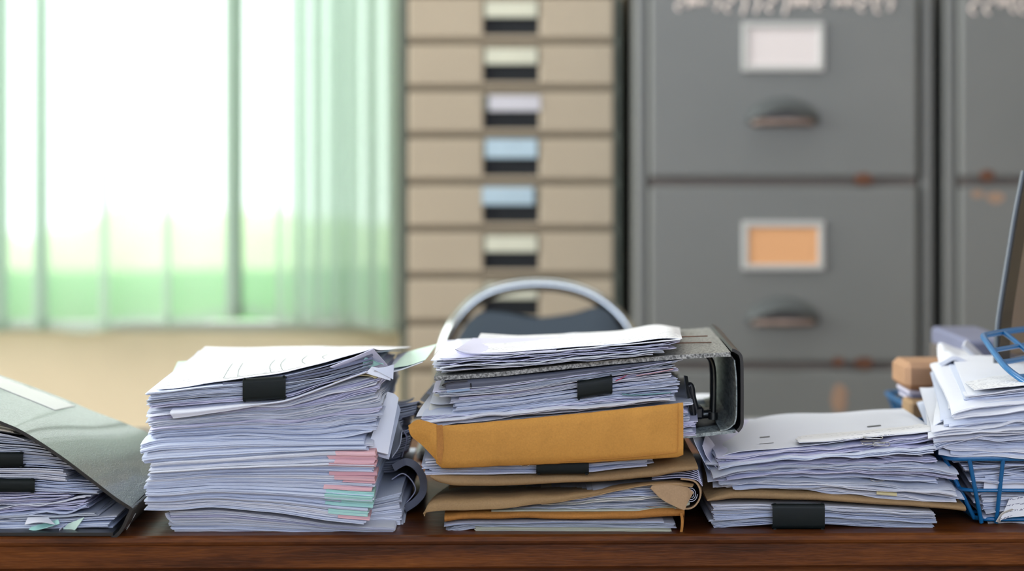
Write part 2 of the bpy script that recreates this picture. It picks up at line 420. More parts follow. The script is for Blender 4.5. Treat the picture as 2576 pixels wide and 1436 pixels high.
# ------------------------------------------------------------------ curtain
def cpx(px, d=4.0): return (px-1288)*d/F
path = []   # (x, y)
cy = 4.03
def flat_to(x1, n=10):
    x0 = path[-1][0] if path else x1
    for k in range(1, n+1):
        x = x0+(x1-x0)*k/n; path.append((x, cy+.010*math.sin(x*22)))
path.append((cpx(-420), cy))
prev = cpx(-420)
for px, wpx, k in ((-340, 44, 2), (-180, 48, 2), (-8, 50, 2), (102, 26, 2), (268, 26, 1), (425, 28, 1), (588, 46, 4)):
    xc = cpx(px); hw = wpx*.5*4.0/F
    flat_to(xc-hw)
    # pleat: the cloth doubles back on itself
    for q in range(k):
        for a, b2 in ((1.0, -.012), (1.9, -.03), (1.0, -.045), (0.1, -.03), (1.0, -.018), (1.9, -.004)):
            path.append((xc-hw+hw*a, cy+b2-.012*q))
flat_to(cpx(700))
x = cpx(708); i = 0
# gathered part beside the tan cabinet: narrow deep folds
xs_end = cpx(1002); N = 150
for i in range(N+1):
    tt = i/N; xx = x+(xs_end-x)*tt
    ph = tt*2*math.pi*6.5
    path.append((xx-.020*math.sin(ph), cy-.022+.030*math.cos(ph)+.006*math.sin(ph*2.3)))
g = []; zt = 2.45
for j in range(13):
    v = j/12; row = []
    for i, (px_, py_) in enumerate(path):
        zb = .765+.010*math.sin(px_*9.0)+.006*math.sin(px_*31)+.030*min(0, px_+.7)
        spread = 1+.02*(1-v)*math.sin(px_*14)
        row.append(Vector((px_+.006*(1-v)*math.sin(px_*40), py_, zb+(zt-zb)*v)))
    g.append(row)
cur = MB(); cur.grid(g, 0, True)
for lay, (nf, amp_, dy) in enumerate(((4.2, .026, .045),)):
    g2 = []
    for j in range(13):
        v = j/12; row = []
        for i in range(121):
            tt = i/120; ph = tt*2*math.pi*nf+lay*1.9
            xx = cpx(730)+(xs_end-.004-cpx(730))*tt
            row.append(Vector((xx-.016*math.sin(ph), cy+dy-.04+amp_*math.cos(ph), .765+.006*math.sin(xx*31)+(zt-.765)*v)))
        g2.append(row)
    cur.grid(g2, 0, True)
co = empty('curtain', (-1.2, cy, .75), 'sheer pale green curtain hanging in folds across the bright window', 'curtain')
cur.build('curtain_cloth', 'curtain_sheer', co)
hem = MB(); hem.grid([[p+Vector((0, -.002, dz)) for p in g[0]] for dz in (0.0, .022)], 0, True); hem.build('hem', 'curtain_sheer', co)
rod = MB(); rod.tube([(wx0-.1, cy, 2.47), (.0, cy, 2.47)], .012, 0, 12); rod.build('curtain_rod', 'steel', co)

# ------------------------------------------------------------------ tan card-drawer cabinet
D1 = 3.6; k1 = D1/F
def X(px, d): return (px-1288)*d/F
def Z(py, d): return EYE-(py-HOR)*d/F
xa, xb = X(1008, D1), X(1562, D1)
pitch = 117.7*k1; ztop0 = Z(105, D1)
top_z = ztop0+3*pitch+.03
cab = empty('drawer_cabinet', ((xa+xb)/2, D1+.2, 0), 'tan steel cabinet of shallow drawers with label cards, beside the curtain', 'cabinet')
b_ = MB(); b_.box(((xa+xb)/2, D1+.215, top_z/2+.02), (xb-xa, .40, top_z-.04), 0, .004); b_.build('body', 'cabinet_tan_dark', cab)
b_ = MB(); b_.box((xa+.006, D1+.008, top_z/2+.02), (.012, .02, top_z-.04), 0, .002); b_.box((xb-.006, D1+.008, top_z/2+.02), (.012, .02, top_z-.04), 0, .002)
b_.build('side_stile', 'cabinet_olive', cab)
cards = {2: ('card_cream', 0, 0), 3: ('card_cream', 0, 0), 4: ('card_lilac', .006, 0), 5: ('card_blue', 0, .006), 6: ('card_blue', -.006, .004), 7: ('card_cream', 0, 0)}
ndr = int((top_z-.05)/pitch)
for i in range(ndr):
    zt_ = ztop0+3*pitch-i*pitch; zc = zt_-pitch/2
    b_ = MB()
    xl_, xr_ = xa+.014, xb-.014; cx0, cx1 = X(1216, D1), X(1356, D1); hz = pitch*.43
    # drawer front around the centre recess
    b_.box(((xl_+cx0)/2, D1, zc), (cx0-xl_, .018, 2*hz), 0, .003); b_.box(((xr_+cx1)/2, D1, zc), (xr_-cx1, .018, 2*hz), 0, .003)
    b_.box(((cx0+cx1)/2, D1, zc-pitch*.395), (cx1-cx0, .018, pitch*.07), 0, .001)
    b_.box(((cx0+cx1)/2, D1, zc+pitch*.40), (cx1-cx0, .018, pitch*.06), 0, .001)
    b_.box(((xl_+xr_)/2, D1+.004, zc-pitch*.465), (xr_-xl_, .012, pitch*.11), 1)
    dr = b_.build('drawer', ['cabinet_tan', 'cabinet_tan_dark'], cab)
    b_ = MB(); b_.box(((cx0+cx1)/2, D1+.012, zc-pitch*.17), (cx1-cx0, .016, pitch*.40)); b_.build('finger_recess', 'recess_black', dr)
    b_ = MB(); b_.box(((cx0+cx1)/2, D1-.002, zc+pitch*.185), (cx1-cx0-.002, .012, pitch*.36), 0, .001); b_.build('label_holder', 'cabinet_olive', dr)
    cm, dx, dz = cards.get(i, ('card_cream', 0, 0))
    b_ = MB(); b_.box(((cx0+cx1)/2+dx, D1-.010, zc+pitch*.185+dz/2), (cx1-cx0-.008, .002, pitch*.33+dz)); b_.build('label_card', cm, dr)

# ------------------------------------------------------------------ grey filing cabinets
D2 = 3.5
def filing(px0, px1, label, cardmats, rng, writing):
    x0, x1 = X(px0, D2), X(px1, D2); wd = x1-x0; z1 = 1.415
    c = empty('filing_cabinet', ((x0+x1)/2, D2+.3, 0), label, 'filing cabinet', 'grey filing cabinets')
    b_ = MB(); b_.box(((x0+x1)/2, D2+.33, z1/2+.02), (wd, .60, z1-.04), 0, .004); b_.build('body', 'cabinet_grey', c)
    b_ = MB(); st = 30*D2/F
    b_.box((x0+st/2, D2+.012, z1/2+.02), (st, .03, z1-.04), 0, .003); b_.box((x1-st/2, D2+.012, z1/2+.02), (st, .03, z1-.04), 0, .003)
    b_.build('side_stile', 'cabinet_grey', c)
    b_ = MB(); b_.box((x0+st+.002, D2+.028, z1/2+.02), (.008, .01, z1-.06)); b_.box((x1-st-.003, D2+.028, z1/2+.02), (.012, .01, z1-.06)); b_.build('side_gap', 'gap_dark', c)
    seams = [1.39, Z(462, D2), Z(925, D2), Z(925, D2)-.325, .075]
    for i in range(4):
        zt_, zb_ = seams[i]-.004, seams[i+1]+.010
        dxl, dxr = x0+st+.004, x1-st-.007
        b_ = MB(); b_.box(((dxl+dxr)/2, D2, (zt_+zb_)/2), (dxr-dxl, .024, zt_-zb_), 0, .005)
        dr = b_.build('drawer', 'cabinet_grey', c)
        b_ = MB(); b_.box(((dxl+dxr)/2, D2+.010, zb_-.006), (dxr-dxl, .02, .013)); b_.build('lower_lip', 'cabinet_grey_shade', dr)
        cx = X(1967+(px0-1597), D2); lz = zt_-(119+62-(-54))*0-.0
        lz = Z(119, D2)+(zt_-(Z(462, D2)+.325))*1.0 if i == 0 else Z(617, D2) if i == 1 else Z(617, D2)-.348*(i-1)
        if i == 0: lz = Z(119, D2)
        hw, hh = 103*D2/F, 62*D2/F
        b_ = MB(); e = .011
        b_.box((cx, D2-.015, lz+hh-e/2), (2*hw, .008, e), 0, .002); b_.box((cx, D2-.015, lz-hh+e/2), (2*hw, .008, e), 0, .002)
        b_.box((cx-hw+e/2, D2-.015, lz), (e, .008, 2*hh-2*e+.002), 0, .002); b_.box((cx+hw-e/2, D2-.015, lz), (e, .008, 2*hh-2*e+.002), 0, .002)
        b_.build('label_holder', 'frame_pale', dr)
        b_ = MB(); b_.box((cx, D2-.0135, lz), (2*hw-2*e+.001, .003, 2*hh-2*e+.001)); b_.build('label_card', cardmats[i], dr)
        # half-moon cup pull: opening at the bottom
        hz = (Z(310, D2) if i == 0 else Z(810, D2)-.348*(i-1)); rw, rh = 92*D2/F, 62*D2/F
        gq = []
        for a in range(9):
            th = a/8*math.pi/2; row = []
            for q in range(21):
                ph = math.pi*q/20
                row.append(Vector((cx-math.cos(ph)*rw*(math.cos(th)*.25+.75), D2-.012-.026*math.sin(th)*math.sin(ph)**.6-.001, hz+math.sin(ph)*rh*(1-.45*math.sin(th)))))
            gq.append(row)
        b_ = MB(); b_.sheet(gq, .0015, 0, 0); pull = b_.build('cup_handle', 'handle_grey', dr)
        b_ = MB(); b_.tube([Vector((cx-math.cos(math.pi*q/20)*rw*.8, D2-.013-.027*math.sin(math.pi*q/20)**.6, hz+math.sin(math.pi*q/20)*rh*.05)) for q in range(21)], .0042, 0, 8); b_.build('handle_lip', 'handle_worn', pull)
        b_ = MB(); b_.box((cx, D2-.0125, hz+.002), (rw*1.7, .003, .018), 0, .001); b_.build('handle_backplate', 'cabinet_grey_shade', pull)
        # rust stains on the drawer edges
        if i in (0, 1):
            for (sx, dz, rr) in (((1955+215), -.002, .014), ((2480), .004, .012), (2105, -.0, .010)):
                if dxl < X(sx, D2) < dxr and not (sx == 2105 and i == 0):
                    b_ = MB(); ctr = Vector((X(sx, D2), D2-.0125, zb_+dz+(.0 if i == 0 else .002))); n = 14
                    b_.grid([[ctr+Vector((math.cos(2*math.pi*q/n)*rr*f*(1+.35*rng.random()), -.0004*(1-f), math.sin(2*math.pi*q/n)*rr*.7*f*(1+.3*rng.random()))) for q in range(n)] for f in (1, .5, .02)], 0, True, closeu=True)
                    b_.build('rust_stain', 'rust', dr)
        if i == 0 and writing:
            # hand-painted, illegible line of lettering along the drawer
            b_ = MB(); base_z = Z(9, D2)
            for wx0_, wx1_ in writing:
                xx = wx0_
                while xx < wx1_:
                    hgt = rng.uniform(30, 58); wdt = rng.uniform(16, 26); x_c = X(xx, D2)
                    kx = D2/F
                    pts = []
                    kind = rng.randrange(4)
                    for q in range(9):
                        s_ = q/8
                        if kind == 0: p = (wdt*.5*math.sin(s_*6.3), hgt*(.5-s_))
                        elif kind == 1: p = (wdt*.5*math.cos(s_*5.2), hgt*.5*math.sin(s_*5.2))
                        elif kind == 2: p = (wdt*(s_-.5), hgt*.5*abs(math.sin(s_*6.0))-hgt*.2)
                        else: p = (wdt*.4*(1-2*abs(s_-.5)), hgt*(.5-s_))
                        pts.append(Vector((x_c+p[0]*kx, D2-.0128, base_z+p[1]*kx)))
                    b_.tube(pts, .0025, 0, 6)
                    xx += wdt+rng.uniform(6, 14)
            b_.build('painted_lettering', 'paint_chalky', dr)
        if i == 1 and px0 > 2000:
            b_ = MB()
            for (sx, sy, rr) in ((2455, 488, .010), (2500, 497, .014)):
                ctr = Vector((X(sx, D2), D2-.0125, Z(sy, D2))); n = 14
                b_.grid([[ctr+Vector((math.cos(2*math.pi*q/n)*rr*f*(1+.35*rng.random()), -.0004*(1-f), math.sin(2*math.pi*q/n)*rr*.7*f)) for q in range(n)] for f in (1, .5, .02)], 0, True, closeu=True)
            b_.build('faded_sticker', 'sticker_faded', dr)
        if i == 2 and px0 < 2000:
            b_ = MB(); ctr = Vector((X(2108, D2), D2-.0125, Z(1000, D2))); n = 14
            b_.grid([[ctr+Vector((math.cos(2*math.pi*q/n)*.012*f*(1+.4*rng.random()), -.0004*(1-f), math.sin(2*math.pi*q/n)*.026*f)) for q in range(n)] for f in (1, .5, .02)], 0, True, closeu=True)
            b_.build('faded_sticker', 'sticker_faded', dr)
    return c
rg = random.Random(3)
filing(1597, 2346, 'grey steel filing cabinet with white and orange label cards, behind the binder stack', ['card_white', 'card_orange', 'card_white', 'card_white'], rg, [(1708, 1985), (2000, 2075), (2108, 2255)])
filing(2374, 3123, 'grey steel filing cabinet cut off by the right edge, beside the first one', ['card_white']*4, rg, [(2448, 2640), (2700, 2900)])

# ------------------------------------------------------------------ chrome chair behind the desk
D3 = 3.0
ch = empty('chair', (X(1360, D3), D3-.15, 0), 'chrome tube chair with rounded back and dark vinyl pad, behind the desk', 'chair')
cxs = X(1352, D3)
arc = crm([W(x, y, D3) for x, y in ((1112, 1150), (1104, 1010), (1112, 905), (1140, 822), (1205, 752), (1295, 722), (1400, 720), (1490, 745), (1560, 800), (1602, 880), (1618, 990), (1612, 1150))], 70)
arc = [p+Vector((0, .02*math.cos((p.x-cxs)*8), 0)) for p in arc]
lo_l, lo_r = arc[0], arc[-1]
b_ = MB(); b_.tube(arc, .0105, 0, 14); b_.build('back_frame', 'chrome', ch)
# back pad: dips in the middle of its upper edge
topc = [(1125, 925), (1150, 850), (1200, 790), (1255, 785), (1350, 800), (1440, 790), (1520, 775), (1570, 850), (1592, 925)]
botc = [(1135, 1150), (1180, 1175), (1230, 1185), (1290, 1190), (1350, 1192), (1420, 1190), (1500, 1185), (1560, 1175), (1590, 1150)]
for side, nm in ((0, 'back_pad'),):
    tr_ = [W(x, y, D3+.0) for x, y in topc]; br_ = [W(x, y, D3) for x, y in botc]
    gf = []
    for j in range(9):
        v = j/8; row = []
        for p, q in zip(crm(br_, 30), crm(tr_, 30)):
            r_ = p.lerp(q, v); e = math.sin(math.pi*min(1, max(0, (len(row)+.5)/30)))**.4*math.sin(math.pi*(.03+v*.94))**.4
            row.append(r_+Vector((0, -.004-.016*e, 0)))
        gf.append(row)
    b_ = MB(); b_.grid(gf, 0, True); b_.grid([[Vector((p.x, 2*(D3+.004)-p.y, p.z)) for p in r_] for r_ in gf], 0, True, flip=True); b_.build(nm, 'vinyl_dark', ch)
b_ = MB(); sxc = (lo_l.x+lo_r.x)/2
for q in range(1):
    gt = []
    for j in range(9):
        a = j/8; row = []
        for i in range(25):
            th = 2*math.pi*i/24; cs, sn = math.cos(th), math.sin(th); rr = .205
            ex = math.copysign(abs(cs)**.6, cs)*rr*(1-.08*abs(a-.5)*2); ey = math.copysign(abs(sn)**.6, sn)*rr*(1-.08*abs(a-.5)*2)
            row.append(Vector((sxc+ex, D3-.20+ey, .43+.045*a)))
        gt.append(row)
    b_.grid(gt, 0, True)
    b_.grid([gt[-1], [Vector((sxc+(p.x-sxc)*.5, D3-.2+(p.y-D3+.2)*.5, .482)) for p in gt[-1]], [Vector((sxc, D3-.2, .484)) for p in gt[-1]]], 0, True)
    b_.grid([[Vector((sxc, D3-.2, .43)) for p in gt[0]], gt[0]], 0, True)
b_.build('seat', 'vinyl_dark', ch)
for sx, p in ((-1, lo_l), (1, lo_r)):
    b_ = MB(); b_.tube(crm([p, Vector((p.x, p.y-.01, .50)), Vector((p.x+.01*sx, p.y-.06, .42)), Vector((p.x+.01*sx, p.y-.36, .012))], 18), .0115, 0, 12); b_.build('leg', 'chrome', ch)
    b_ = MB(); b_.tube([Vector((p.x-.014*sx, p.y-.34, .44)), Vector((p.x-.014*sx, p.y+.04, .012))], .0115, 0, 12); b_.build('leg', 'chrome', ch)
b_ = MB(); b_.tube([Vector((lo_l.x, D3-.24, .22)), Vector((lo_r.x, D3-.24, .22))], .008, 0, 10); b_.build('stretcher', 'chrome', ch)

# ------------------------------------------------------------------ desk
TZ = .75
desk = empty('desk', (0, 2.2, 0), 'dark reddish brown varnished wooden desk carrying all the paper stacks', 'desk')
yaw = math.radians(1.2); rotz = Matrix.Rotation(yaw, 3, 'Z')
b_ = MB()
prof = [(.75, 0), (.0, 0), ]
# top slab with a small rounded front lip
fy = 1.835
ring = [(fy+.75, TZ-.031), (fy+.75, TZ), (fy+.006, TZ), (fy+.002, TZ-.0015), (fy, TZ-.005), (fy+.001, TZ-.0075), (fy+.003, TZ-.009), (fy+.003, TZ-.029), (fy+.006, TZ-.031)]
xs = [-.85, -.5, -.2, 0, .2, .5, .85]
def yw(x, y): return y+x*math.tan(yaw)
gr = [[Vector((x, yw(x, y), z)) for (y, z) in ring+[ring[0]]] for x in xs]
for a in range(len(ring)):
    b_.grid([[gr[i][a] for i in range(len(xs))], [gr[i][a+1] for i in range(len(xs))]], 0, False, flip=False)
for i, fl in ((0, False), (len(xs)-1, True)):
    i0 = len(b_.v); b_.v.extend(tuple(p) for p in gr[i][:-1]); ids = list(range(i0, i0+len(ring))); b_.face(ids[::-1] if fl else ids, [(0, 0)]*len(ring))
b_.build('desk_top', 'wood_dark', desk)
for nm, c, s_ in (('apron', (0, fy+.04, .66), (1.58, .02, .118)), ('apron', (0, fy+.71, .66), (1.58, .02, .118))):
    b_ = MB(); b_.box(c, s_, 0, .002, rotz); b_.build(nm, 'wood_dark', desk)
for x in (-.8, .8):
    for y in (fy+.05, fy+.70):
        b_ = MB(); b_.box((x, yw(x, y), .36), (.055, .055, .718), 0, .004); b_.build('leg', 'wood_dark', desk)

# ------------------------------------------------------------------ paper piles
VS = [0, .012, .035, .09, .35, 1.0]
seed_n = [0]
def section(key, lo, hi, d, xl, xr, n, per, back, label, group, depth=.297, shear=0.0, amp=.0006, ampR=None, damp=.0003, cap=.0011,
            mats=('white', 'white', 'bluish', 'grey'), yj=.003, xj=.002, rot=.6, rise=.0, curl=.0, name='document', cat='document',
            nu=26, fill=.79, ljit=0, rjit=0, rnd=None, count_up=False, tabs=None, yaw0=0.0, droop=0.0, skipp=0.0):
    """a pile of documents between two traced heights. Every document is an object of a few leaves."""
    seed_n[0] += 1; rnd = rnd or random.Random(seed_n[0]*131)
    sd = seed_n[0]*11.3
    docs = []; left = n
    while left > 0:
        k = min(left, max(1, int(round(rnd.gauss(per, per*.35))))); docs.append(k); left -= k
    tot = float(sum(docs)); s = 0.0; objs = []
    for di, k in enumerate(docs):
        s0 = s; s1 = s+k/tot; s = s1
        dx, dy, dr = rnd.gauss(0, xj), rnd.gauss(0, yj), math.radians(rnd.gauss(0, rot)+yaw0)
        lj = -abs(rnd.gauss(0, ljit)); rj = abs(rnd.gauss(0, rjit)); crl = rnd.random() < curl; cside = rnd.choice((0, 1)); ca = rnd.uniform(.003, .010)
        mt = rnd.choice(mats); mb = MB(); gap = rnd.uniform(.82, .98)
        for li in range(k):
            a = s0+(s1-s0)*gap*li/k; th = (s1-s0)*gap/k*fill
            ldx, ldy, ldr = rnd.gauss(0, .0007), rnd.gauss(0, .0011), rnd.gauss(0, .0015)
            pl, pr = val(xl, a)+lj, val(xr, a)+rj
            wl, wr = X(pl, d), X(pr, d); cxm = (wl+wr)/2; cym = d+depth/2
            glo, ghi = [], []
            for v in VS:
                rlo, rhi = [], []
                for iu in range(nu):
                    u = iu/(nu-1); xw = wl+(wr-wl)*u; px = 1288+xw*F/d
                    zl_, zh_ = Z(smooth(lo, px), d), Z(smooth(hi, px), d)
                    if zh_ < zl_+.0004*n*.5: zh_ = zl_+.0004*n*.5
                    zf = zl_+(zh_-zl_)*a; tf = min(cap, (zh_-zl_)*th)
                    bl, br = back[0]+(back[2]-back[0])*a, back[1]+(back[3]-back[1])*a
                    ub = (px-val(xl, .5))/(val(xr, .5)-val(xl, .5)); ub = min(1.1, max(-.1, ub))
                    zb = bl+(br-bl)*ub; tb = min(cap, abs((back[2]-back[0])+(back[3]-back[1]))*.5*th)
                    e = v**.8
                    z = zf*(1-e)+zb*e; tk = tf*(1-e)+tb*e
                    if rise: z += rise*(1-(1-min(1, v/.09))**2)
                    av = amp if ampR is None else amp+(ampR-amp)*max(0, (u-.35)/.65)**1.3
                    z += av*(noise.noise(Vector((xw*26, v*2.5, a*9+sd)))-.0)*(1-.5*v)
                    z += (damp if ampR is None else damp*(1+1.5*u))*noise.noise(Vector((xw*48+di*3.1, v*5, sd+di*1.7)))
                    if crl:
                        cu = (u if cside else 1-u); wgt = max(0, (cu-.86)/.14)**2*max(0, 1-v/.25)
                        z += ca*wgt*.35
                    if droop:
                        ov = max(0, ((val(xl, a)-px)/60.0)) if px < val(xl, a) else max(0, (px-val(xr, a))/60.0)
                        z -= droop*ov**1.5
                    xx = xw+shear*v+dx+ldx; yy = d+depth*v+dy+ldy+max(0, 0)
                    rx, ry = xx-cxm, yy-cym; co_, si_ = math.cos(dr+ldr), math.sin(dr+ldr)
                    P = Vector((cxm+rx*co_-ry*si_, cym+rx*si_+ry*co_, z))
                    rlo.append(P); rhi.append(P+Vector((0, 0, tk)))
                glo.append(rlo); ghi.append(rhi)
            mb.slab(glo, ghi, 0, 1, off=rnd.random()*3)
            if tabs:
                if li == 0: g_first = glo
                g_last = ghi
        if tabs:
            for (ta, tb_, tm, t0, t1) in tabs:
                if ta <= s0+1e-6 < tb_ and rnd.random() < .93:
                    # coloured index tab folded round the front right corner of the folder
                    tg = MB(); i0 = max(0, min(nu-3, int(t0*(nu-1)+.5)+rnd.randint(-1, 1)))
                    ex = .0012
                    L = [[p+Vector((0, -ex, .0000)) for p in g_first[j][i0:]] for j in (0, 1, 2, 3)]
                    U_ = [[p+Vector((0, -ex, .00022)) for p in g_last[j][i0:]] for j in (0, 1, 2, 3)]
                    for q in (L, U_):
                        for j in range(4): q[j][-1] = q[j][-1]+Vector((.0012, 0, 0))
                    tg.slab(L, U_, 0, 1, off=rnd.random())
                    docs_tabs.append((tg, tm))
        objs.append((mb, mt))
        if tabs:
            pend = docs_tabs[:]; docs_tabs.clear()
            objs[-1] = (mb, mt, pend)
    nd = len(objs); res = []
    for di, it in enumerate(objs):
        rank = nd-1-di
        lab = label.replace('{ord}', ORD[rank]) if rank < 20 else label.replace('{ord} from the top', ORD[min(19, di)]+' from the bottom')
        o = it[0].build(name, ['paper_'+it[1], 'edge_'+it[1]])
        tag(o, lab, cat, group); res.append(o)
        if len(it) > 2:
            for tg, tm in it[2]:
                tg.build('index_tab', ['paper_'+tm, 'edge_'+tm], o)['label'] = ('pink' if tm == 'pink' else 'mint green')+' index tab'
    return res
docs_tabs = []

def clip(name, px0, px1, yt, yb, d, label, group='black binder clips', slope=0.0, depth=.022, front=.004):
    """binder clip: a black spring spine with two jaws and folded wire handles"""
    x0, x1 = X(px0, d), X(px1, d); t0, b0 = Z(yt, d), Z(yb, d); yf = d-front
    prof = [(depth, .0012), (.006, .0002), (.0012, .0), (0, -.0016)]
    g = []
    n = 7
    for i in range(n):
        u = i/(n-1); x = x0+(x1-x0)*u; dz = slope*(x-x0)
        h = (t0-b0)
        ring_ = [(yf+depth, t0-h*.30), (yf+.008, t0-h*.10), (yf+.0018, t0-.0004), (yf+.0004, t0-.0018), (yf, t0-.004), (yf, (t0+b0)/2), (yf, b0+.004), (yf+.0004, b0+.0018), (yf+.0018, b0+.0004), (yf+.008, b0+h*.08), (yf+depth, b0+h*.2)]
        g.append([Vector((x, y, z+dz)) for y, z in ring_])
    gg = [[g[i][a] for i in range(n)] for a in range(len(g[0]))]
    mb = MB(); mb.sheet(gg, .0007, 0, 0); o = mb.build(name, 'clip_black')
    for e, zz in ((1, t0+.0002), (-1, b0-.0002)):
        for q in (0, 1):
            w_ = MB(); xe = x0 if q == 0 else x1
            w_.tube([Vector((x0+(x1-x0)*(.02 if q == 0 else .93), yf+.0006, zz+slope*(xe-x0))), Vector((x0+(x1-x0)*(.07 if q == 0 else .98), yf+.0006, zz+slope*(xe-x0)))], .0009, 0, 8)
            w_.build('spring_curl', 'clip_black', o)
    return tag(o, label, 'binder clip', group)

def paperclip(p, ang, tilt, label, L=.028, group='steel paper clips', wd=.0035):
    pts = [(0, wd), (L*.8, wd), (L*.93, wd*.8), (L, 0), (L*.93, -wd*.8), (L*.8, -wd), (.004, -wd), (.001, -wd*.7), (0, -wd*.2), (.001, wd*.35), (.004, wd*.6), (L*.7, wd*.6)]
    m_ = Matrix.Rotation(ang, 3, 'Z') @ Matrix.Rotation(tilt, 3, 'X')
    b_ = MB(); b_.tube([Vector(p)+m_ @ Vector((a, b2, 0)) for a, b2 in crm([(x, y, 0) for x, y in pts], 44) for a, b2 in [(a, b2)]] if False else [Vector(p)+m_ @ q for q in crm([Vector((x, y, 0)) for x, y in pts], 44)], .0005, 0, 6)
    return tag(b_.build('paper_clip', 'steel'), label, 'paper clip', group)

def sheet_obj(rows, name, mats, label, cat='document', group=None, t=.0003, nu=24, nv=9, wob=.0006, sd=0.0):
    g = loft(rows, nu, nv)
    g = [[p+Vector((0, 0, wob*noise.noise(Vector((p.x*30, p.y*14, sd))))) for p in r_] for r_ in g]
    b_ = MB(); b_.sheet(g, t, 0, 1)
    o = b_.build(name, mats); tag(o, label, cat, group); return o, g

def bag(lo, hi, d, depth, xl, xr, name, m_, label, p=.35, nu=34, back=None, wob=.0012, sd=1.0, cat='envelope', group=None, front_bulge=.006, shear=0):
    """an envelope or folder body: superelliptic section lofted between two traced front outlines"""
    cols = []; K = 22
    for i in range(nu):
        u = i/(nu-1); px = xl+(xr-xl)*u
        zl_, zh_ = Z(smooth(lo, px, 8), d), Z(smooth(hi, px, 8), d); h = max(.0012, zh_-zl_)
        if back is not None:
            b0 = back[0]+(back[1]-back[0])*u; b1 = back[2]+(back[3]-back[2])*u
        else: b0, b1 = zl_, zh_
        ring_ = []
        for q in range(K):
            th = 2*math.pi*q/K; cs, sn = math.cos(th), math.sin(th)
            yy = .5-.5*math.copysign(abs(cs)**p, cs); zz = .5+.5*math.copysign(abs(sn)**p, sn)
            zf = zl_+h*zz; zb = b0+(b1-b0)*zz; e = max(0, min(1, (yy*depth-.012)/(depth)))
            z = zf*(1-e)+zb*e
            x = X(px, d)+shear*yy
            ring_.append(Vector((x, d-.001+depth*yy, z)))
        cols.append(ring_)
    cols2 = []
    for i, r_ in enumerate(cols):
        cols2.append([q+Vector((0, wob*noise.noise(Vector((q.x*34, q.z*60, sd))), wob*.6*noise.noise(Vector((q.x*28, q.y*20, sd+5))))) for q in r_])
    b_ = MB(); b_.grid(cols2, 0, True, closeu=True)
    for r_, fl in ((cols2[0], 0), (cols2[-1], 1)):
        c = sum(r_, Vector())/K; i0 = len(b_.v); b_.v.extend(tuple(q) for q in r_); ci = b_.add(c)
        for q in range(K):
            a, b2 = i0+q, i0+(q+1) % K
            b_.face([a, b2, ci] if not fl else [b2, a, ci], [(0, 0)]*3)
    o = b_.build(name, m_)
    return tag(o, label, cat, group)

#=== STACK A: the tall pile left of centre
gA = 'documents of the tall white stack'
dA = 1.855
section('a1', [(420, 1349), (1000, 1349)], [(420, 1286), (560, 1282), (700, 1298), (830, 1318), (1010, 1330)], dA, [(0, 430), (1, 428)], [(0, 1000), (1, 990)], 44, 5,
        (.7505, .7505, .772, .760), 'plain document {ord} from the top of the bottom block, tall stack', gA, amp=.0004, xj=.0012, yj=.002, rot=.25, cap=.0008, mats=('white', 'bluish', 'grey', 'lilac'))
section('a1b', [(700, 1320), (830, 1322), (1015, 1331)], [(700, 1300), (900, 1268), (1015, 1236)], dA+.035, [(0, 560), (1, 600)], [(0, 1003), (.5, 1012), (1, 1012)], 22, 4,
        (.752, .756, .776, .782), 'white document {ord} from the top beneath the mint tabs of the tall stack', gA, depth=.27, amp=.0003, yj=.004, rise=.002, mats=('white', 'grey', 'white'))
section('a2', [(360, 1282), (430, 1283), (540, 1274), (700, 1289), (830, 1309), (925, 1319)], [(360, 1166), (430, 1160), (820, 1134), (945, 1133)], dA-.012, [(0, 365), (.5, 366), (1, 384)], [(0, 917), (.25, 930), (.5, 938), (.75, 940), (1, 944)], 66, 3.3,
        (.772, .765, .815, .822), 'white folder {ord} from the top of the colour-tabbed layer, tall stack', 'tabbed folders of the tall white stack', amp=.0005, yj=.0016, xj=.0010, rot=.3, rise=.001, cap=.0012, name='tabbed_folder', cat='folder',
        mats=('white', 'bluish', 'white', 'bluish'), tabs=[(.02, .10, 'pink', .86, 1), (.10, .42, 'mint', .83, 1), (.44, .70, 'pink', .82, 1), (.77, .99, 'pink', .81, 1)], nu=30)
section('a3', [(360, 1166), (430, 1160), (820, 1134), (945, 1133)], [(360, 1120), (400, 1106), (620, 1098), (760, 1106), (930, 1106)], dA-.008, [(0, 362), (1, 360)], [(0, 925), (1, 922)], 22, 4,
        (.816, .822, .838, .838), 'smooth document {ord} from the top below the wavy layer, tall stack', gA, amp=.0005, rise=.003, yj=.004, mats=('white', 'white', 'bluish'))
section('a4', [(360, 1120), (400, 1106), (620, 1096), (760, 1105), (950, 1092)], [(360, 1036), (440, 1028), (620, 1008), (720, 1000), (800, 980), (870, 958), (945, 938)], dA, [(0, 386), (.3, 372), (.7, 376), (1, 373)], [(0, 940), (.5, 952), (.8, 950), (1, 940)], 66, 3.6,
        (.839, .838, .868, .884), 'wavy document {ord} from the top of the dog-eared layer, tall stack', gA, amp=.0011, ampR=.0042, damp=.0006, cap=.0009, yj=.002, xj=.0018, rot=.4, rise=.003, mats=('white', 'bluish', 'grey', 'lilac'), nu=44)
# bent document above the wavy layer, its front left corner hanging free
sheet_obj([rowW([(436, 1052), (520, 1042), (620, 1026), (730, 1006), (820, 975), (920, 938)], dA-.010), rowW([(438, 1022), (520, 1018), (620, 1008), (720, 1000), (820, 968), (930, 930)], dA+.010), rowW([(560, 935), (700, 925), (850, 915), (985, 905)], dA+.26)],
          'document', ['paper_white', 'edge_white'], 'white document with a free front corner, right beneath the upper clip of the tall stack', group=gA, t=.0012, nu=40)
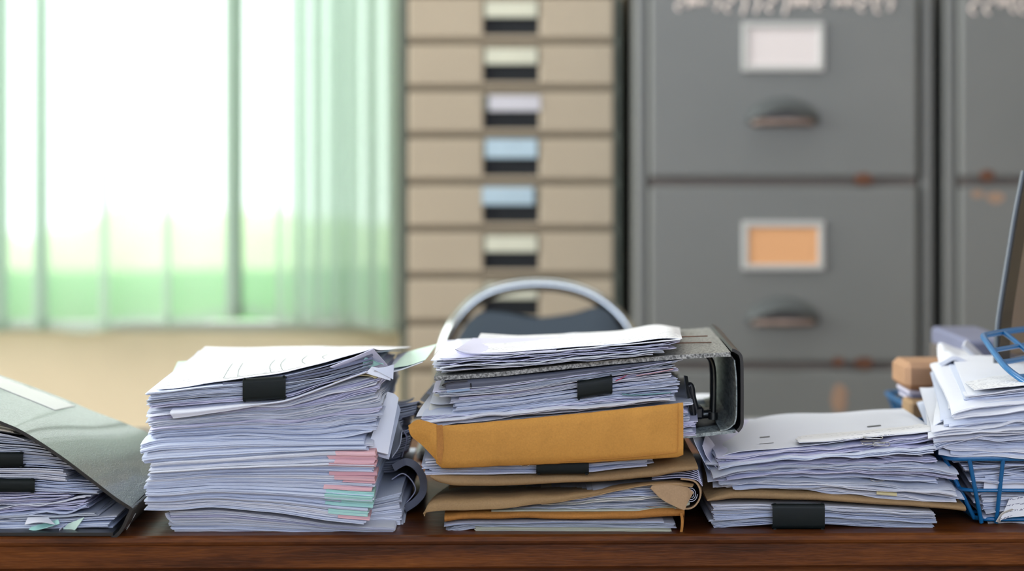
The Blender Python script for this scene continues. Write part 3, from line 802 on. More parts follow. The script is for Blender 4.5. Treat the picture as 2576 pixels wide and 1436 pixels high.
# clipped bundle
section('a5', [(360, 1030), (440, 1020), (612, 1008), (720, 999), (800, 972), (935, 930)], [(360, 990), (440, 981), (612, 964), (730, 962), (830, 946), (940, 916)], dA-.004, [(0, 374), (1, 380)], [(0, 930), (1, 938)], 26, 5,
        (.869, .886, .886, .893), 'bluish document {ord} from the top of the clipped bundle on the tall stack', 'clipped documents on the tall white stack', amp=.0010, ampR=.0028, cap=.0008, yj=.0015, xj=.0015, rot=.3, mats=('bluish', 'bluish', 'lilac', 'grey'), nu=38)
clip('binder_clip', 612, 720, 952, 1008, dA-.008, 'black binder clip high on the front of the tall white stack', slope=.06)
# bluish pages lifting right above the clip, shade painted into their dark colour
for q, (dy, m_) in enumerate(((0, 'film_dark'), (-7, 'film_navy'), (-14, 'film_dark'))):
    sheet_obj([rowW([(560, 966+dy*.3), (640, 960+dy*.3), (720, 956+dy*.8), (820, 938+dy), (937, 908+dy*1.3)], dA-.004+q*.002), rowW([(640, 916+dy*.2), (800, 911+dy*.2), (960, 896+dy*.3)], dA+.25)], 'document', [m_, m_],
              'shade-darkened page %s of the three lifting right of the upper clip' % ('lowest', 'middle', 'topmost')[q], group=gA, t=.0018, nu=26)
# top sheet and the sheets just under it
sheet_obj([rowW([(378, 1000), (470, 985), (612, 958), (735, 940), (850, 910), (936, 884)], dA+.002), rowW([(500, 882), (700, 880), (850, 880), (1010, 880)], dA+.288)], 'document', ['paper_bluish', 'edge_bluish'],
          'pale blue document just beneath the printed top sheet of the tall stack', group=gA, t=.0008)
sheet_obj([rowW([(430, 945), (500, 940)], dA+.17), rowW([(447, 909), (500, 905)], dA+.27)], 'document', ['paper_green', 'paper_green'], 'pale greenish sheet peeking out at the left of the tall stack', group=gA, nu=6)
_, gtop = sheet_obj([rowW([(394, 979), (470, 972), (600, 952), (700, 938), (800, 915), (880, 893), (938, 876)], dA), rowW([(430, 946), (560, 930), (700, 912), (830, 895), (965, 880)], dA+.09), rowW([(516, 871), (600, 873), (760, 870), (900, 871), (1034, 872)], dA+.297)], 'document', ['printed_white', 'edge_white'],
          'printed white top sheet with a ruled table, crowning the tall stack', group=gA, t=.0004, nu=40, nv=14, wob=.0008)
# ruled table on the top sheet
def on(g, u, v, up=.0007):
    nv, nu = len(g)-1, len(g[0])-1; a, b2 = v*nv, u*nu; j, i = min(int(a), nv-1), min(int(b2), nu-1); fa, fb = a-j, b2-i
    return (g[j][i]*(1-fb)+g[j][i+1]*fb)*(1-fa)+(g[j+1][i]*(1-fb)+g[j+1][i+1]*fb)*fa+Vector((0, 0, up))
topo = _
wk = 1.8; b_ = MB()
for (u0, v0, u1, v1, wd) in ((.28, .10, .60, .07, .0007), (.28, .10, .28, .62, .0004), (.33, .10, .33, .60, .0004), (.47, .10, .47, .60, .0004), (.52, .10, .52, .60, .0004), (.62, .14, .62, .60, .0004), (.72, .22, .72, .60, .0004), (.28, .62, .9, .60, .0003)):
    n = 14; g2 = [[], []]
    for k in range(n):
        s_ = k/(n-1); p = on(gtop, u0+(u1-u0)*s_, v0+(v1-v0)*s_); dr_ = Vector((0, wd*wk*2, 0)) if abs(u1-u0) > abs(v1-v0) else Vector((wd*wk, 0, 0))
        g2[0].append(p-dr_*.5); g2[1].append(p+dr_*.5)
    b_.grid(g2, 0, False)
b_.build('ruled_table', 'plastic_edge_grey', topo)['label'] = 'thin grey ruled table lines'
# page corners at the upper right: pale blue corner, folded flap, yellow and mint sheets
sheet_obj([rowW([(830, 922), (880, 902), (930, 880), (938, 876)], dA-.004), rowW([(900, 934), (930, 926), (975, 918)], dA+.02)], 'document', ['paper_lilac', 'edge_lilac'], 'bluish page corner turned up below the printed top sheet', group=gA, nu=14, nv=5, t=.0008)
sheet_obj([rowW([(912, 928), (914, 906), (920, 898)], dA+.0), rowW([(952, 918), (962, 914), (966, 918)], dA+.012)], 'document', ['paper_mint', 'edge_mint'], 'small mint green slip tucked at the upper right of the tall stack', group=gA, nu=8, nv=5)
sheet_obj([rowW([(920, 938), (950, 948), (982, 958)], dA-.010), rowW([(935, 922), (960, 926), (990, 922)], dA-.004)], 'document', ['paper_white', 'edge_white'], 'folded white flap sticking out over the right edge of the tall stack', group=gA, nu=10, nv=6)
sheet_obj([rowW([(942, 930), (965, 942), (989, 955)], dA-.012), rowW([(940, 926), (965, 924), (991, 917)], dA-.011)], 'envelope', ['paper_bluish', 'edge_bluish'], 'small pale blue envelope corner jutting out at the upper right of the tall stack', 'envelope', nu=10, nv=6, t=.002)
sheet_obj([rowW([(836, 965), (870, 952), (905, 944), (932, 946), (944, 952)], dA-.006), rowW([(850, 950), (880, 940), (910, 935), (940, 938), (960, 944)], dA+.02)], 'document', ['paper_yellow', 'paper_yellow'], 'pale yellow sheet edge at the upper right of the tall stack', group=gA, nu=12, nv=5)
sheet_obj([rowW([(985, 925), (1030, 918), (1070, 905)], dA+.10), rowW([(1025, 884), (1070, 872), (1100, 864)], dA+.25)], 'document', ['paper_green', 'paper_green'], 'pale green sheet curling up at the top right of the tall stack', group=gA, nu=10, nv=8)
sheet_obj([rowW([(975, 938), (1010, 930), (1062, 912)], dA+.09), rowW([(1000, 890), (1060, 876), (1098, 866)], dA+.27)], 'document', ['paper_white', 'edge_white'], 'white sheet under the curling pale green one on the tall stack', group=gA, nu=10, nv=8)
# right flank: page edges hanging over the side
def flank(fr, bk, d0, d1, m_, label, t=.0012, nm='document'):
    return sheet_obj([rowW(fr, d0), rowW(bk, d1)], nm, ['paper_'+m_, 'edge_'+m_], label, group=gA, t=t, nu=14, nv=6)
flank([(924, 1126), (950, 1136), (976, 1143)], [(975, 985), (992, 990), (1003, 1000)], dA+.005, dA+.06, 'white', 'large white page drooping over the right side of the tall stack', .0009)
flank([(930, 1132), (955, 1143), (980, 1150)], [(985, 1010), (1000, 1015), (1008, 1030)], dA+.012, dA+.08, 'bluish', 'page behind the large drooping white page of the tall stack', .003)
flank([(985, 1150), (1004, 1120), (1010, 1085)], [(985, 1060), (1003, 1058), (1012, 1075)], dA+.06, dA+.12, 'grey', 'grey curved page beside the drooping page of the tall stack', .001)
section('a6', [(890, 1190), (1010, 1185), (1050, 1150)], [(890, 1030), (1045, 1006)], 2.0, [(0, 860), (1, 870)], [(0, 1000), (.5, 1028), (1, 1044)], 30, 4,
        (.785, .785, .835, .835), 'document {ord} from the top of the small pile behind the tall stack', 'documents of the small pile behind the tall stack', depth=.14, amp=.0006, yj=.004, xj=.002, rot=1.2, mats=('white', 'white', 'bluish'), yaw0=0, nu=14, rjit=4)
sheet_obj([rowW([(960, 1014), (1010, 1016), (1038, 1006)], 1.995), rowW([(975, 1008), (1020, 1006), (1043, 998)], 2.12)], 'document', ['paper_white', 'edge_white'], 'loose white sheet topping the small pile behind the tall stack', group='documents of the small pile behind the tall stack', nu=8, nv=5)
section('a7', [(850, 1340), (1000, 1335), (1020, 1330)], [(850, 1190), (1020, 1186)], 2.03, [(0, 850), (1, 850)], [(0, 1010), (1, 1012)], 20, 4,
        (.7505, .7505, .785, .785), 'document {ord} from the top at the foot of the small pile behind the tall stack', 'documents of the small pile behind the tall stack', depth=.22, amp=.0004, mats=('grey', 'white'), nu=10, cap=.003) if False else None
# curled dark sheet leaning out of the stack
lp = [(985, 1168), (1020, 1152), (1052, 1166), (1072, 1200), (1072, 1240), (1052, 1268), (1022, 1288)]
sheet_obj([rowW(lp, 1.93), rowW(lp, 2.13)], 'curled_folder', ['film_dark', 'film_dark'], 'dark sheet curled into a loop on the desk right of the tall stack', 'folder', nu=30, nv=5, t=.007)
lp2 = [(985, 1205), (1012, 1190), (1034, 1205), (1046, 1232), (1030, 1258), (1006, 1278)]
sheet_obj([rowW(lp2, 1.95), rowW(lp2, 2.10)], 'curled_sheet', ['paper_lilac', 'edge_lilac'], 'lilac white sheet curled inside the dark loop right of the tall stack', 'document', nu=24, nv=5, t=.0008)
sheet_obj([rowW([(1000, 1068), (1024, 1100), (1012, 1150)], 1.99), rowW([(1010, 1060), (1036, 1090), (1030, 1135)], 2.12)], 'curled_sheet', ['paper_lilac', 'edge_lilac'], 'lilac white sheet standing on edge above the dark loop', 'document', nu=12, nv=5, t=.0008)
# torn scrap on the desk at the lower left corner of the stack
sheet_obj([rowW([(400, 1353), (432, 1352)], 1.838), rowW([(408, 1340), (440, 1340)], 1.88)], 'paper_scrap', ['paper_grey', 'edge_grey'], 'small grey paper scrap under the left corner of the tall stack', 'paper scrap', nu=6, nv=4)
sheet_obj([rowW([(415, 1290), (420, 1302), (436, 1316)], dA-.002), rowW([(432, 1286), (440, 1296), (448, 1310)], dA+.01)], 'paper_scrap', ['paper_white', 'edge_white'], 'curled torn page corner low at the left of the tall stack', 'paper scrap', nu=8, nv=4)

#=== STACK B: centre pile with envelopes and the lever arch binder
gB = 'documents of the centre pile'
dB = 1.86
# bottom: pale green folder, papers, ochre envelope with the open end to the right
section('b1', [(1195, 1349), (1695, 1351)], [(1195, 1326), (1500, 1328), (1695, 1332)], dB-.004, 1200, 1692, 10, 5, (.7505, .7505, .759, .759), 'pale green card folder {ord} from the top at the foot of the centre pile', 'pale green folders under the centre pile', amp=.0002, yj=.001, xj=.001,
        mats=('white',), name='card_folder', cat='folder', cap=.0010)
for o in [o for o in sc.objects if o.name.startswith('card_folder')]:
    o.data.materials[0] = M['card_pale_green']; o.data.materials[1] = M['edge_pale_green']
section('b2', [(1110, 1340), (1200, 1326), (1500, 1327), (1700, 1331)], [(1110, 1322), (1160, 1314), (1500, 1309), (1700, 1311)], dB, [(0, 1112), (1, 1135)], [(0, 1690), (1, 1680)], 14, 3.5, (.759, .759, .766, .766), 'document {ord} from the top between green folder and lowest ochre envelope', gB,
        amp=.0006, damp=.0005, yj=.003, mats=('grey', 'bluish', 'grey'), cap=.001)
bag([(1118, 1320), (1150, 1314), (1400, 1312), (1600, 1312), (1722, 1308)], [(1118, 1290), (1160, 1286), (1300, 1284), (1500, 1284), (1722, 1270)], dB-.004, .29, 1118, 1722, 'envelope', 'kraft_dull', 'crumpled ochre envelope at the bottom of the centre pile', .5, 60, (.766, .766, .774, .774), .0028, 3.3)
o, g_ = sheet_obj([rowW([(1660, 1351), (1698, 1350), (1710, 1338), (1713, 1310), (1710, 1290)], dB-.006), rowW([(1660, 1312), (1690, 1310), (1716, 1296), (1722, 1275), (1720, 1250)], dB+.28)], 'envelope_end', ['kraft_dull', 'kraft_dull'],
          'ochre flap wrapping the right end of the lowest documents in the centre pile', 'envelope', nu=18, nv=5, t=.0024)
# brown folder with crumpled papers inside
bag([(1240, 1290), (1700, 1290), (1752, 1270)], [(1240, 1281), (1600, 1279), (1700, 1270), (1752, 1245)], dB, .28, 1236, 1735, 'card_folder', 'card_pale_green', 'grey green card lying over the lowest ochre envelope', .5, 30, (.772, .772, .776, .776), .0006, 8.1, 'folder')
section('b3', [(1300, 1282), (1500, 1280), (1690, 1278), (1740, 1262)], [(1180, 1268), (1420, 1248), (1560, 1222), (1660, 1218), (1745, 1226)], dB+.004, [(0, 1270), (1, 1500)], [(0, 1722), (1, 1700)], 20, 3.3, (.776, .776, .792, .796), 'crumpled grey document {ord} from the top inside the sagging brown envelope', 'papers inside the sagging brown envelope',
        depth=.27, amp=.0024, damp=.0016, cap=.0008, yj=.003, xj=.002, mats=('grey', 'grey', 'cream', 'bluish'), nu=40)
o, g_ = sheet_obj([rowW([(1066, 1296), (1082, 1284), (1250, 1278), (1400, 1262), (1500, 1244), (1600, 1222), (1690, 1216), (1742, 1222)], dB-.012), rowW([(1084, 1256), (1118, 1244), (1250, 1240), (1400, 1234), (1500, 1226), (1600, 1212), (1690, 1206), (1745, 1212)], dB+.025),
                   rowW([(1150, 1205), (1300, 1200), (1500, 1190), (1600, 1180), (1735, 1170)], dB+.27)], 'envelope', ['kraft_brown', 'kraft_brown'], 'open brown envelope sagging over crumpled papers, left corner hanging down', 'envelope', nu=50, nv=12, t=.0009, wob=.0016)
fl, _g = sheet_obj([rowW([(1636, 1228), (1665, 1256), (1700, 1274), (1722, 1283)], dB-.016), rowW([(1640, 1222), (1680, 1224), (1728, 1246), (1731, 1262)], dB-.014), rowW([(1645, 1217), (1690, 1214), (1720, 1218), (1745, 1238)], dB-.010)], 'folded_corner', ['kraft_tan', 'kraft_tan'], None, None, nu=14, nv=8, t=.0006)
fl.parent = o; fl.location = fl.location-o.location; fl['label'] = 'lighter folded-over corner'
for k_ in ('category', 'group'):
    if k_ in fl.keys(): del fl[k_]
# rolled papers at its right end
def roll(cx, cy_, r0, turns, d0, depth, m_, label, nm='rolled_paper', t=.0006, cat='paper roll', ph=0, sq=1.2):
    pts = []
    for k in range(int(30*turns)+1):
        a = 2*math.pi*k/30; r = r0*(1-.55*k/(30*turns)); pts.append((cx+r*math.cos(a+ph), cy_+r*sq*math.sin(a+ph)))
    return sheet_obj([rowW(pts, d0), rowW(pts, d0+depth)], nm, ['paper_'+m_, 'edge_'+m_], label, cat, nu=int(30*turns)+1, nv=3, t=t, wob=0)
roll(1738, 1243, 17, 2.2, dB-.004, .2, 'grey', 'grey paper rolled up at the right end of the brown envelope')
sheet_obj([rowW([(1700, 1276), (1738, 1276), (1757, 1256), (1759, 1232), (1745, 1212), (1712, 1206)], dB-.002), rowW([(1690, 1240), (1735, 1238), (1765, 1222), (1767, 1200), (1750, 1185), (1712, 1178)], dB+.24)], 'card_folder', ['kraft_tan', 'kraft_tan'], 'tan card bent round the paper roll at the right of the centre pile', 'folder', nu=26, nv=5, t=.0015)
for q in range(6):
    sheet_obj([rowW([(1640, 1204-q*5), (1710, 1200-q*6), (1752, 1206-q*5), (1768-q*2, 1222-q*7)], dB+.008+q*.004), rowW([(1650, 1170-q*4), (1720, 1166-q*4), (1766, 1160-q*4)], dB+.26)], 'document', [('paper_lilac', 'paper_bluish')[q % 2], 'edge_lilac'],
              'lilac document {} drooping at the right between the two brown envelopes'.format(ORD[q]), group='drooping documents right of the centre pile', nu=18, nv=5, t=.0007)
bag([(1083, 1205), (1100, 1222), (1140, 1234), (1300, 1230), (1500, 1220), (1650, 1210), (1756, 1186)], [(1083, 1192), (1110, 1188), (1300, 1192), (1480, 1192), (1620, 1176), (1700, 1167), (1756, 1168)], dB-.004, .29, 1083, 1756, 'envelope', 'kraft_brown',
    'flat brown kraft envelope under the clipped bundle of the centre pile', .55, 60, (.790, .796, .806, .820), .0018, 5.5)
section('b5', [(1075, 1193), (1350, 1190), (1500, 1187), (1560, 1178), (1650, 1170)], [(1075, 1154), (1120, 1150), (1350, 1160), (1500, 1153), (1645, 1147)], dB+.002, [(0, 1080), (.5, 1074), (1, 1066)], [(0, 1636), (1, 1645)], 16, 3, (.806, .818, .822, .832), 'document {ord} from the top of the clipped bundle under the ochre envelope', 'clipped documents under the ochre envelope',
        amp=.0008, yj=.003, xj=.003, mats=('bluish', 'bluish', 'white'), cap=.0009, nu=30)
clip('binder_clip', 1349, 1481, 1154, 1190, dB-.004, 'black binder clip just below the big ochre envelope')
o = MB(); o.tube([W(1320+14*math.cos(a/12*2*math.pi), 1167+5*math.sin(a/12*2*math.pi), dB-.003) for a in range(12)], .0006, 0, 6, closed=True); tag(o.build('metal_ring', 'steel'), 'small steel ring on the paper beneath the ochre envelope', 'ring')
# big ochre envelope with a flat front
EL, EH = [(1097, 1155), (1110, 1170), (1140, 1170), (1300, 1163), (1500, 1155), (1700, 1143), (1718, 1136)], [(1097, 1070), (1110, 1065), (1300, 1048), (1500, 1029), (1700, 1008), (1718, 1006)]
cols = []
def box_env():
    g = []; n = 44
    for i in range(n):
        u = i/(n-1); px = 1099+(1714-1099)*u; zl_, zh_ = Z(interp(EL, px), dB), Z(interp(EH, px), dB)
        y0 = dB-.022
        bulge = .0025*math.sin(math.pi*u)
        ring_ = [(y0+.10, zl_+.002), (y0+.004, zl_), (y0+.0008, zl_+.0012), (y0-bulge*.5, zl_+.008), (y0-bulge, (zl_+zh_)/2), (y0-bulge*.5, zh_-.008), (y0+.0008, zh_-.0012), (y0+.004, zh_), (y0+.020, zh_-.003), (y0+.034, zl_+.008), (y0+.10, zl_+.004)]
        g.append([Vector((X(px, dB), y+.0008*noise.noise(Vector((px*.02, z*50, 2))), z+.0006*noise.noise(Vector((px*.03, y*50, 7))))) for y, z in ring_])
    b_ = MB(); b_.grid([[g[i][a] for i in range(n)] for a in range(len(g[0]))], 0, True)
    for r_, fl_ in ((g[0], 0), (g[-1], 1)):
        i0 = len(b_.v); b_.v.extend(tuple(q) for q in r_); ids = list(range(i0, i0+len(r_))); b_.face(ids if fl_ else ids[::-1], [(0, 0)]*len(r_))
    return b_
# one broad flat plate for the front, shaded flat enough to read as taut paper
env = box_env().build('envelope', 'kraft_ochre'); tag(env, 'large smooth ochre envelope standing out at the front of the centre pile', 'envelope')
b_ = MB(); b_.sheet(loft([rowW([(1027, 1070), (1034, 1096), (1062, 1120), (1092, 1152), (1110, 1170)], dB-.012), rowW([(1052, 1056), (1062, 1084), (1074, 1102), (1098, 1138), (1110, 1166)], dB-.017), rowW([(1100, 1068), (1101, 1090), (1102, 1110), (1104, 1140), (1108, 1166)], dB-.0225)], 20, 12), .0008, 0, 0)
b_.build('side_flap', 'kraft_ochre', env)['label'] = 'crumpled open side flap'
b_ = MB(); b_.sheet(loft([rowW([(1026, 1080), (1045, 1060)], dB+.0), rowW([(1060, 1052), (1112, 1052)], dB+.03), rowW([(1060, 1030), (1110, 1030)], dB+.14)], 12, 8), .0008, 0, 0)
b_.build('back_flap', 'kraft_ochre', env)
b_ = MB()
seam = crm([W(x, y, dB-.0233) for x, y in ((1405, 1161), (1560, 1152), (1690, 1139), (1704, 1130), (1706, 1100), (1706, 1012))], 60)
b_.tube(seam, .0005, 0, 6, flat=.5); b_.build('flap_seam', 'kraft_dull', env)
b_ = MB(); b_.sheet([[W(x, y, dB-.0235) for x, y in r_] for r_ in (((1110, 1168), (1116, 1130), (1113, 1068)), ((1099, 1158), (1100, 1120), (1098, 1070)))], .0005, 0, 0); b_.build('end_fold', 'kraft_dull', env)

# lever arch binder lying on its side, spine to the right
bx = empty('lever_arch_binder', W(1500, 1100, dB+.15), 'grey marbled lever arch binder lying in the centre pile, spine to the right', 'binder')
tf = [(1092, 947), (1250, 936), (1400, 920), (1550, 905), (1700, 893), (1790, 888), (1838, 886)]
tb = [(1135, 868), (1300, 860), (1500, 845), (1650, 832), (1740, 827), (1784, 823)]
g1 = loft([rowW(tf, dB+.002), rowW([(x*.5+y_*.5, a*.5+b2*.5) for (x, a), (y_, b2) in zip(tf[:6], tb)] and [(1114, 906), (1270, 897), (1450, 884), (1600, 869), (1760, 855), (1811, 853)], dB+.155), rowW(tb, dB+.312)], 40, 8)
b_ = MB(); b_.sheet(g1, .0040, 0, 0); b_.build('top_cover', 'binder_marbled', bx)['label'] = 'upper cover with a worn marbled surface'
g2 = loft([rowW([(1110, 1140), (1400, 1118), (1715, 1094), (1780, 1088), (1850, 1080)], dB+.012), rowW([(1150, 1060), (1400, 1045), (1640, 1030), (1770, 1012), (1800, 1008)], dB+.315)], 24, 6)
b_ = MB(); b_.sheet(g2, .0032, 0, 0); b_.build('bottom_cover', 'binder_inside', bx)['label'] = 'lower cover with a dark lined inside'
sp = [(1840, 884), (1850, 888), (1861, 902), (1863, 960), (1863, 1040), (1862, 1068), (1852, 1083)]
spb = [(1787, 822), (1796, 824), (1806, 836), (1808, 890), (1808, 960), (1807, 990), (1799, 1006)]
b_ = MB(); b_.sheet(loft([rowW(spb, dB+.312), rowW(sp, dB+.002)], 34, 6), .0030, 0, 0); b_.build('spine', 'black_edge', bx)
spi = [(1846, 906), (1851, 960), (1851, 1040), (1846, 1066)]; spib = [(1796, 846), (1799, 890), (1799, 960), (1796, 986)]
b_ = MB(); b_.sheet(loft([rowW(spib, dB+.30), rowW(spi, dB+.006)], 14, 5), .0012, 0, 0); b_.build('spine_lining', 'binder_inside', bx)
b_ = MB(); b_.sheet(loft([rowW([(1849, 1066), (1832, 1080), (1812, 1084)], dB+.008), rowW([(1798, 986), (1785, 1000), (1770, 1004)], dB+.30)], 8, 4), .001, 0, 0); b_.build('hinge_lining', 'binder_inside', bx)
b_ = MB(); b_.sheet(loft([rowW([(1848, 912), (1838, 896), (1822, 890)], dB+.008), rowW([(1798, 850), (1785, 836), (1775, 832)], dB+.30)], 8, 4), .001, 0, 0); b_.build('hinge_lining', 'black_edge', bx)
b_ = MB()
for (a, b2) in (((1700, 863), (1790, 861)), ((1690, 848), (1780, 845))):
    pa, pb = W(*a, dB+.10), W(*b2, dB+.10)
    b_.tube([pa, pb], .0006, 0, 6)
b_.build('cover_slot', 'rust', bx)
mech = MB()
mech.box(W(1758, 1072, dB+.13)+Vector((0, 0, .006)), (.052, .15, .004), 0, .001, Matrix.Rotation(-.12, 3, 'Y'))
mo = mech.build('arch_mechanism', 'dark_steel', bx)
for dy, nm in ((.085, 'ring_arch'), (.165, 'ring_arch')):
    d0 = dB+dy; k = dB/d0
    def q(x, y): return W(1288+(x-1288)*(1-.1*dy), y-dy*90, d0)
    b_ = MB(); b_.tube(crm([q(1798, 1060), q(1800, 1010), q(1800, 950), q(1795, 918), q(1780, 900), q(1755, 893), q(1730, 896)], 40), .0026, 0, 10); b_.build(nm, 'dark_steel', mo)
    b_ = MB(); b_.tube([q(1798, 1062), q(1798, 1044)], .0048, 0, 10); b_.build('ring_collar', 'dark_steel', mo)
b_ = MB(); b_.tube([W(1738, 1046, dB+.10), W(1770, 1042, dB+.10), W(1800, 1040, dB+.10)], .0042, 0, 10); b_.build('pivot_rod', 'dark_steel', mo)
b_ = MB(); b_.tube(crm([W(1745, 1045, dB+.06), W(1740, 1010, dB+.06), W(1732, 985, dB+.06), W(1734, 968, dB+.06), W(1740, 975, dB+.06), W(1744, 1000, dB+.06), W(1752, 1030, dB+.06)], 30), .0028, 0, 8); b_.build('lever', 'black_edge', mo)
b_ = MB(); b_.sheet(loft([rowW([(1722, 944), (1727, 985), (1735, 1040)], dB+.05), rowW([(1730, 946), (1736, 985), (1744, 1036)], dB+.058)], 12, 4), .001, 0, 0); b_.build('lever_plate', 'steel', mo)
b_ = MB(); b_.box(W(1750, 1036, dB+.08), (.014, .02, .012), 0, .002); b_.build('lever_block', 'black_edge', mo)
sheet_obj([rowW([(1725, 1010), (1775, 1004), (1850, 1010)], dB+.30), rowW([(1725, 992), (1775, 990), (1850, 992)], dB+.42)], 'document', ['paper_white', 'edge_white'], 'white papers seen through the opening of the lever arch binder', group=gB, nu=8, nv=4, t=.004)

# papers filed in the binder, seen from their ends
section('b6', [(1080, 1150), (1300, 1135), (1700, 1096), (1745, 1092)], [(1080, 1075), (1110, 1068), (1300, 1048), (1500, 1030), (1700, 1012), (1740, 1010)], dB+.014, [(0, 1100), (.5, 1076), (1, 1068)], [(0, 1728), (.4, 1738), (.65, 1735), (.8, 1722), (1, 1728)], 30, 3.4,
        (.838, .842, .860, .862), 'document {ord} from the top resting in the binder behind the ochre envelope', gB, depth=.28, amp=.001, yj=.003, xj=.004, rot=.5, shear=.024, curl=.3, mats=('bluish', 'white', 'lilac'), nu=28, ljit=6, rjit=3)
section('b7', [(1075, 1075), (1110, 1068), (1300, 1046), (1500, 1028), (1715, 1006)], [(1075, 1046), (1160, 1040), (1300, 1028), (1452, 1008), (1540, 1000), (1715, 992)], dB-.002, [(0, 1072), (.5, 1082), (1, 1078)], [(0, 1700), (1, 1702)], 13, 2,
        (.858, .862, .868, .872), 'loose curling document {ord} from the top above the big ochre envelope', gB, amp=.0024, damp=.0014, yj=.008, xj=.004, rot=.7, shear=.024, curl=.5, cap=.0007, mats=('bluish', 'lilac', 'white', 'bluish'), ljit=6, rjit=0, rise=.002, nu=34)
section('b8', [(1075, 1046), (1160, 1040), (1300, 1028), (1452, 1005), (1540, 996), (1700, 986)], [(1120, 1002), (1300, 985), (1452, 962), (1540, 948), (1620, 936), (1712, 925)], dB+.004, [(0, 1128), (.3, 1140), (1, 1150)], [(0, 1703), (1, 1700)], 28, 4.5,
        (.868, .872, .878, .886), 'white document {ord} from the top of the clipped bundle inside the binder', 'clipped documents inside the binder', amp=.0010, ampR=.002, yj=.002, xj=.002, mats=('white', 'bluish', 'bluish', 'lilac'), nu=34)
clip('binder_clip', 1452, 1540, 958, 1002, dB+.0, 'black binder clip on the bundle inside the marbled binder', slope=.16)
section('b9', [(1100, 1000), (1300, 985), (1452, 960), (1540, 947), (1620, 936), (1712, 925)], [(1100, 982), (1220, 970), (1400, 948), (1560, 925), (1700, 905)], dB+.0, [(0, 1120), (.5, 1098), (1, 1102)], [(0, 1704), (.6, 1690), (1, 1700)], 14, 2.2,
        (.878, .886, .886, .900), 'lilac white document {ord} from the top just below the binder cover', gB, amp=.0012, yj=.004, xj=.004, rot=.8, curl=.3, mats=('lilac', 'bluish', 'white', 'grey'), ljit=5, rjit=3, nu=30, cap=.0008)
sheet_obj([rowW([(1122, 983), (1180, 980), (1300, 964), (1500, 935), (1660, 912)], dB+.002), rowW([(1122, 950), (1200, 944), (1350, 935), (1520, 918), (1680, 902)], dB+.02), rowW([(1180, 905), (1400, 895), (1650, 880)], dB+.2)], 'plastic_folder', ['film_dark', 'film_dark'], 'dark translucent plastic folder sheet under the binder cover', 'folder', nu=30, nv=8, t=.0008)
sheet_obj([rowW([(1124, 986), (1150, 984), (1182, 980)], dB-.0005), rowW([(1123, 949), (1150, 947), (1182, 944)], dB+.017)], 'plastic_folder', ['plastic_blue', 'plastic_blue'], 'pale blue plastic pocket at the left end under the binder cover', 'folder', nu=8, nv=5, t=.0008)
b_ = MB(); b_.tube(crm([W(1176, 957, dB-.004), W(1140, 960, dB-.006), (W(1120, 965, dB-.006)), W(1113, 969, dB-.005), W(1122, 971, dB-.005)], 20), .0008, 0, 6); b_.tube([W(1183, 944, dB+.012), W(1185, 974, dB-.003)], .0006, 0, 6); tag(b_.build('wire_fastener', 'black_edge'), 'dark wire fastener on the pale blue plastic pocket', 'fastener')
sheet_obj([rowW([(1548, 958), (1562, 952), (1574, 944)], dB+.000), rowW([(1556, 952), (1570, 946), (1580, 940)], dB+.02)], 'sticky_flag', ['paper_red', 'paper_red'], 'tiny red flag beside the clip inside the binder', 'page flag', nu=6, nv=3, t=.0004)
sheet_obj([rowW([(1600, 944), (1650, 936), (1694, 927)], dB-.002), rowW([(1610, 938), (1650, 932), (1690, 924)], dB+.05)], 'document', ['paper_pink', 'paper_pink'], 'thin salmon pink page among the papers inside the binder', group=gB, nu=8, nv=3, t=.0005)
sheet_obj([rowW([(1565, 990), (1600, 992), (1688, 986)], dB-.001), rowW([(1575, 985), (1620, 984), (1690, 980)], dB+.06)], 'document', ['paper_teal', 'paper_teal'], 'thin teal page below the clipped bundle inside the binder', group=gB, nu=10, nv=3, t=.001)
# left side: pages leaning out behind
for q, (x0_, y0_, x1_, y1_, m_) in enumerate(((1078, 1030, 1130, 950, 'cream'), (1082, 1012, 1120, 972, 'white'), (1090, 1040, 1128, 985, 'grey'), (1072, 1068, 1118, 1005, 'bluish'), (1066, 1085, 1110, 1035, 'white'))):
    sheet_obj([rowW([(x0_, y0_), (x0_+22, y0_+4), (x0_+60, y0_+2)], dB+.02+q*.004), rowW([(x1_-22, y1_-4), (x1_, y1_), (x1_+40, y1_)], dB+.12)], 'document', ['paper_'+m_, 'edge_'+m_], '{} page {} leaning out at the left end of the binder papers'.format({'cream': 'cream', 'white': 'white', 'grey': 'greyish', 'bluish': 'bluish'}[m_], ORD[q]), group='pages leaning out left of the binder', nu=10, nv=6, t=.0006)
for q, (pts0, pts1, m_) in enumerate((([(1075, 985), (1095, 990), (1130, 985)], [(1090, 962), (1130, 958)], 'white'), ([(1058, 1003), (1080, 1008), (1130, 1000)], [(1080, 975), (1130, 978)], 'cream'), ([(1040, 1050), (1070, 1046), (1110, 1040)], [(1070, 1018), (1112, 1018)], 'cream'))):
    sheet_obj([rowW(pts0, dB+.17), rowW(pts1, dB+.26)], 'document', ['paper_'+m_, 'edge_'+m_], '{} blurred page corner {} behind the left end of the binder'.format('white' if m_ == 'white' else 'cream', ('topmost', 'middle', 'lowest')[q]), group='page corners behind the binder', nu=8, nv=5, t=.002)
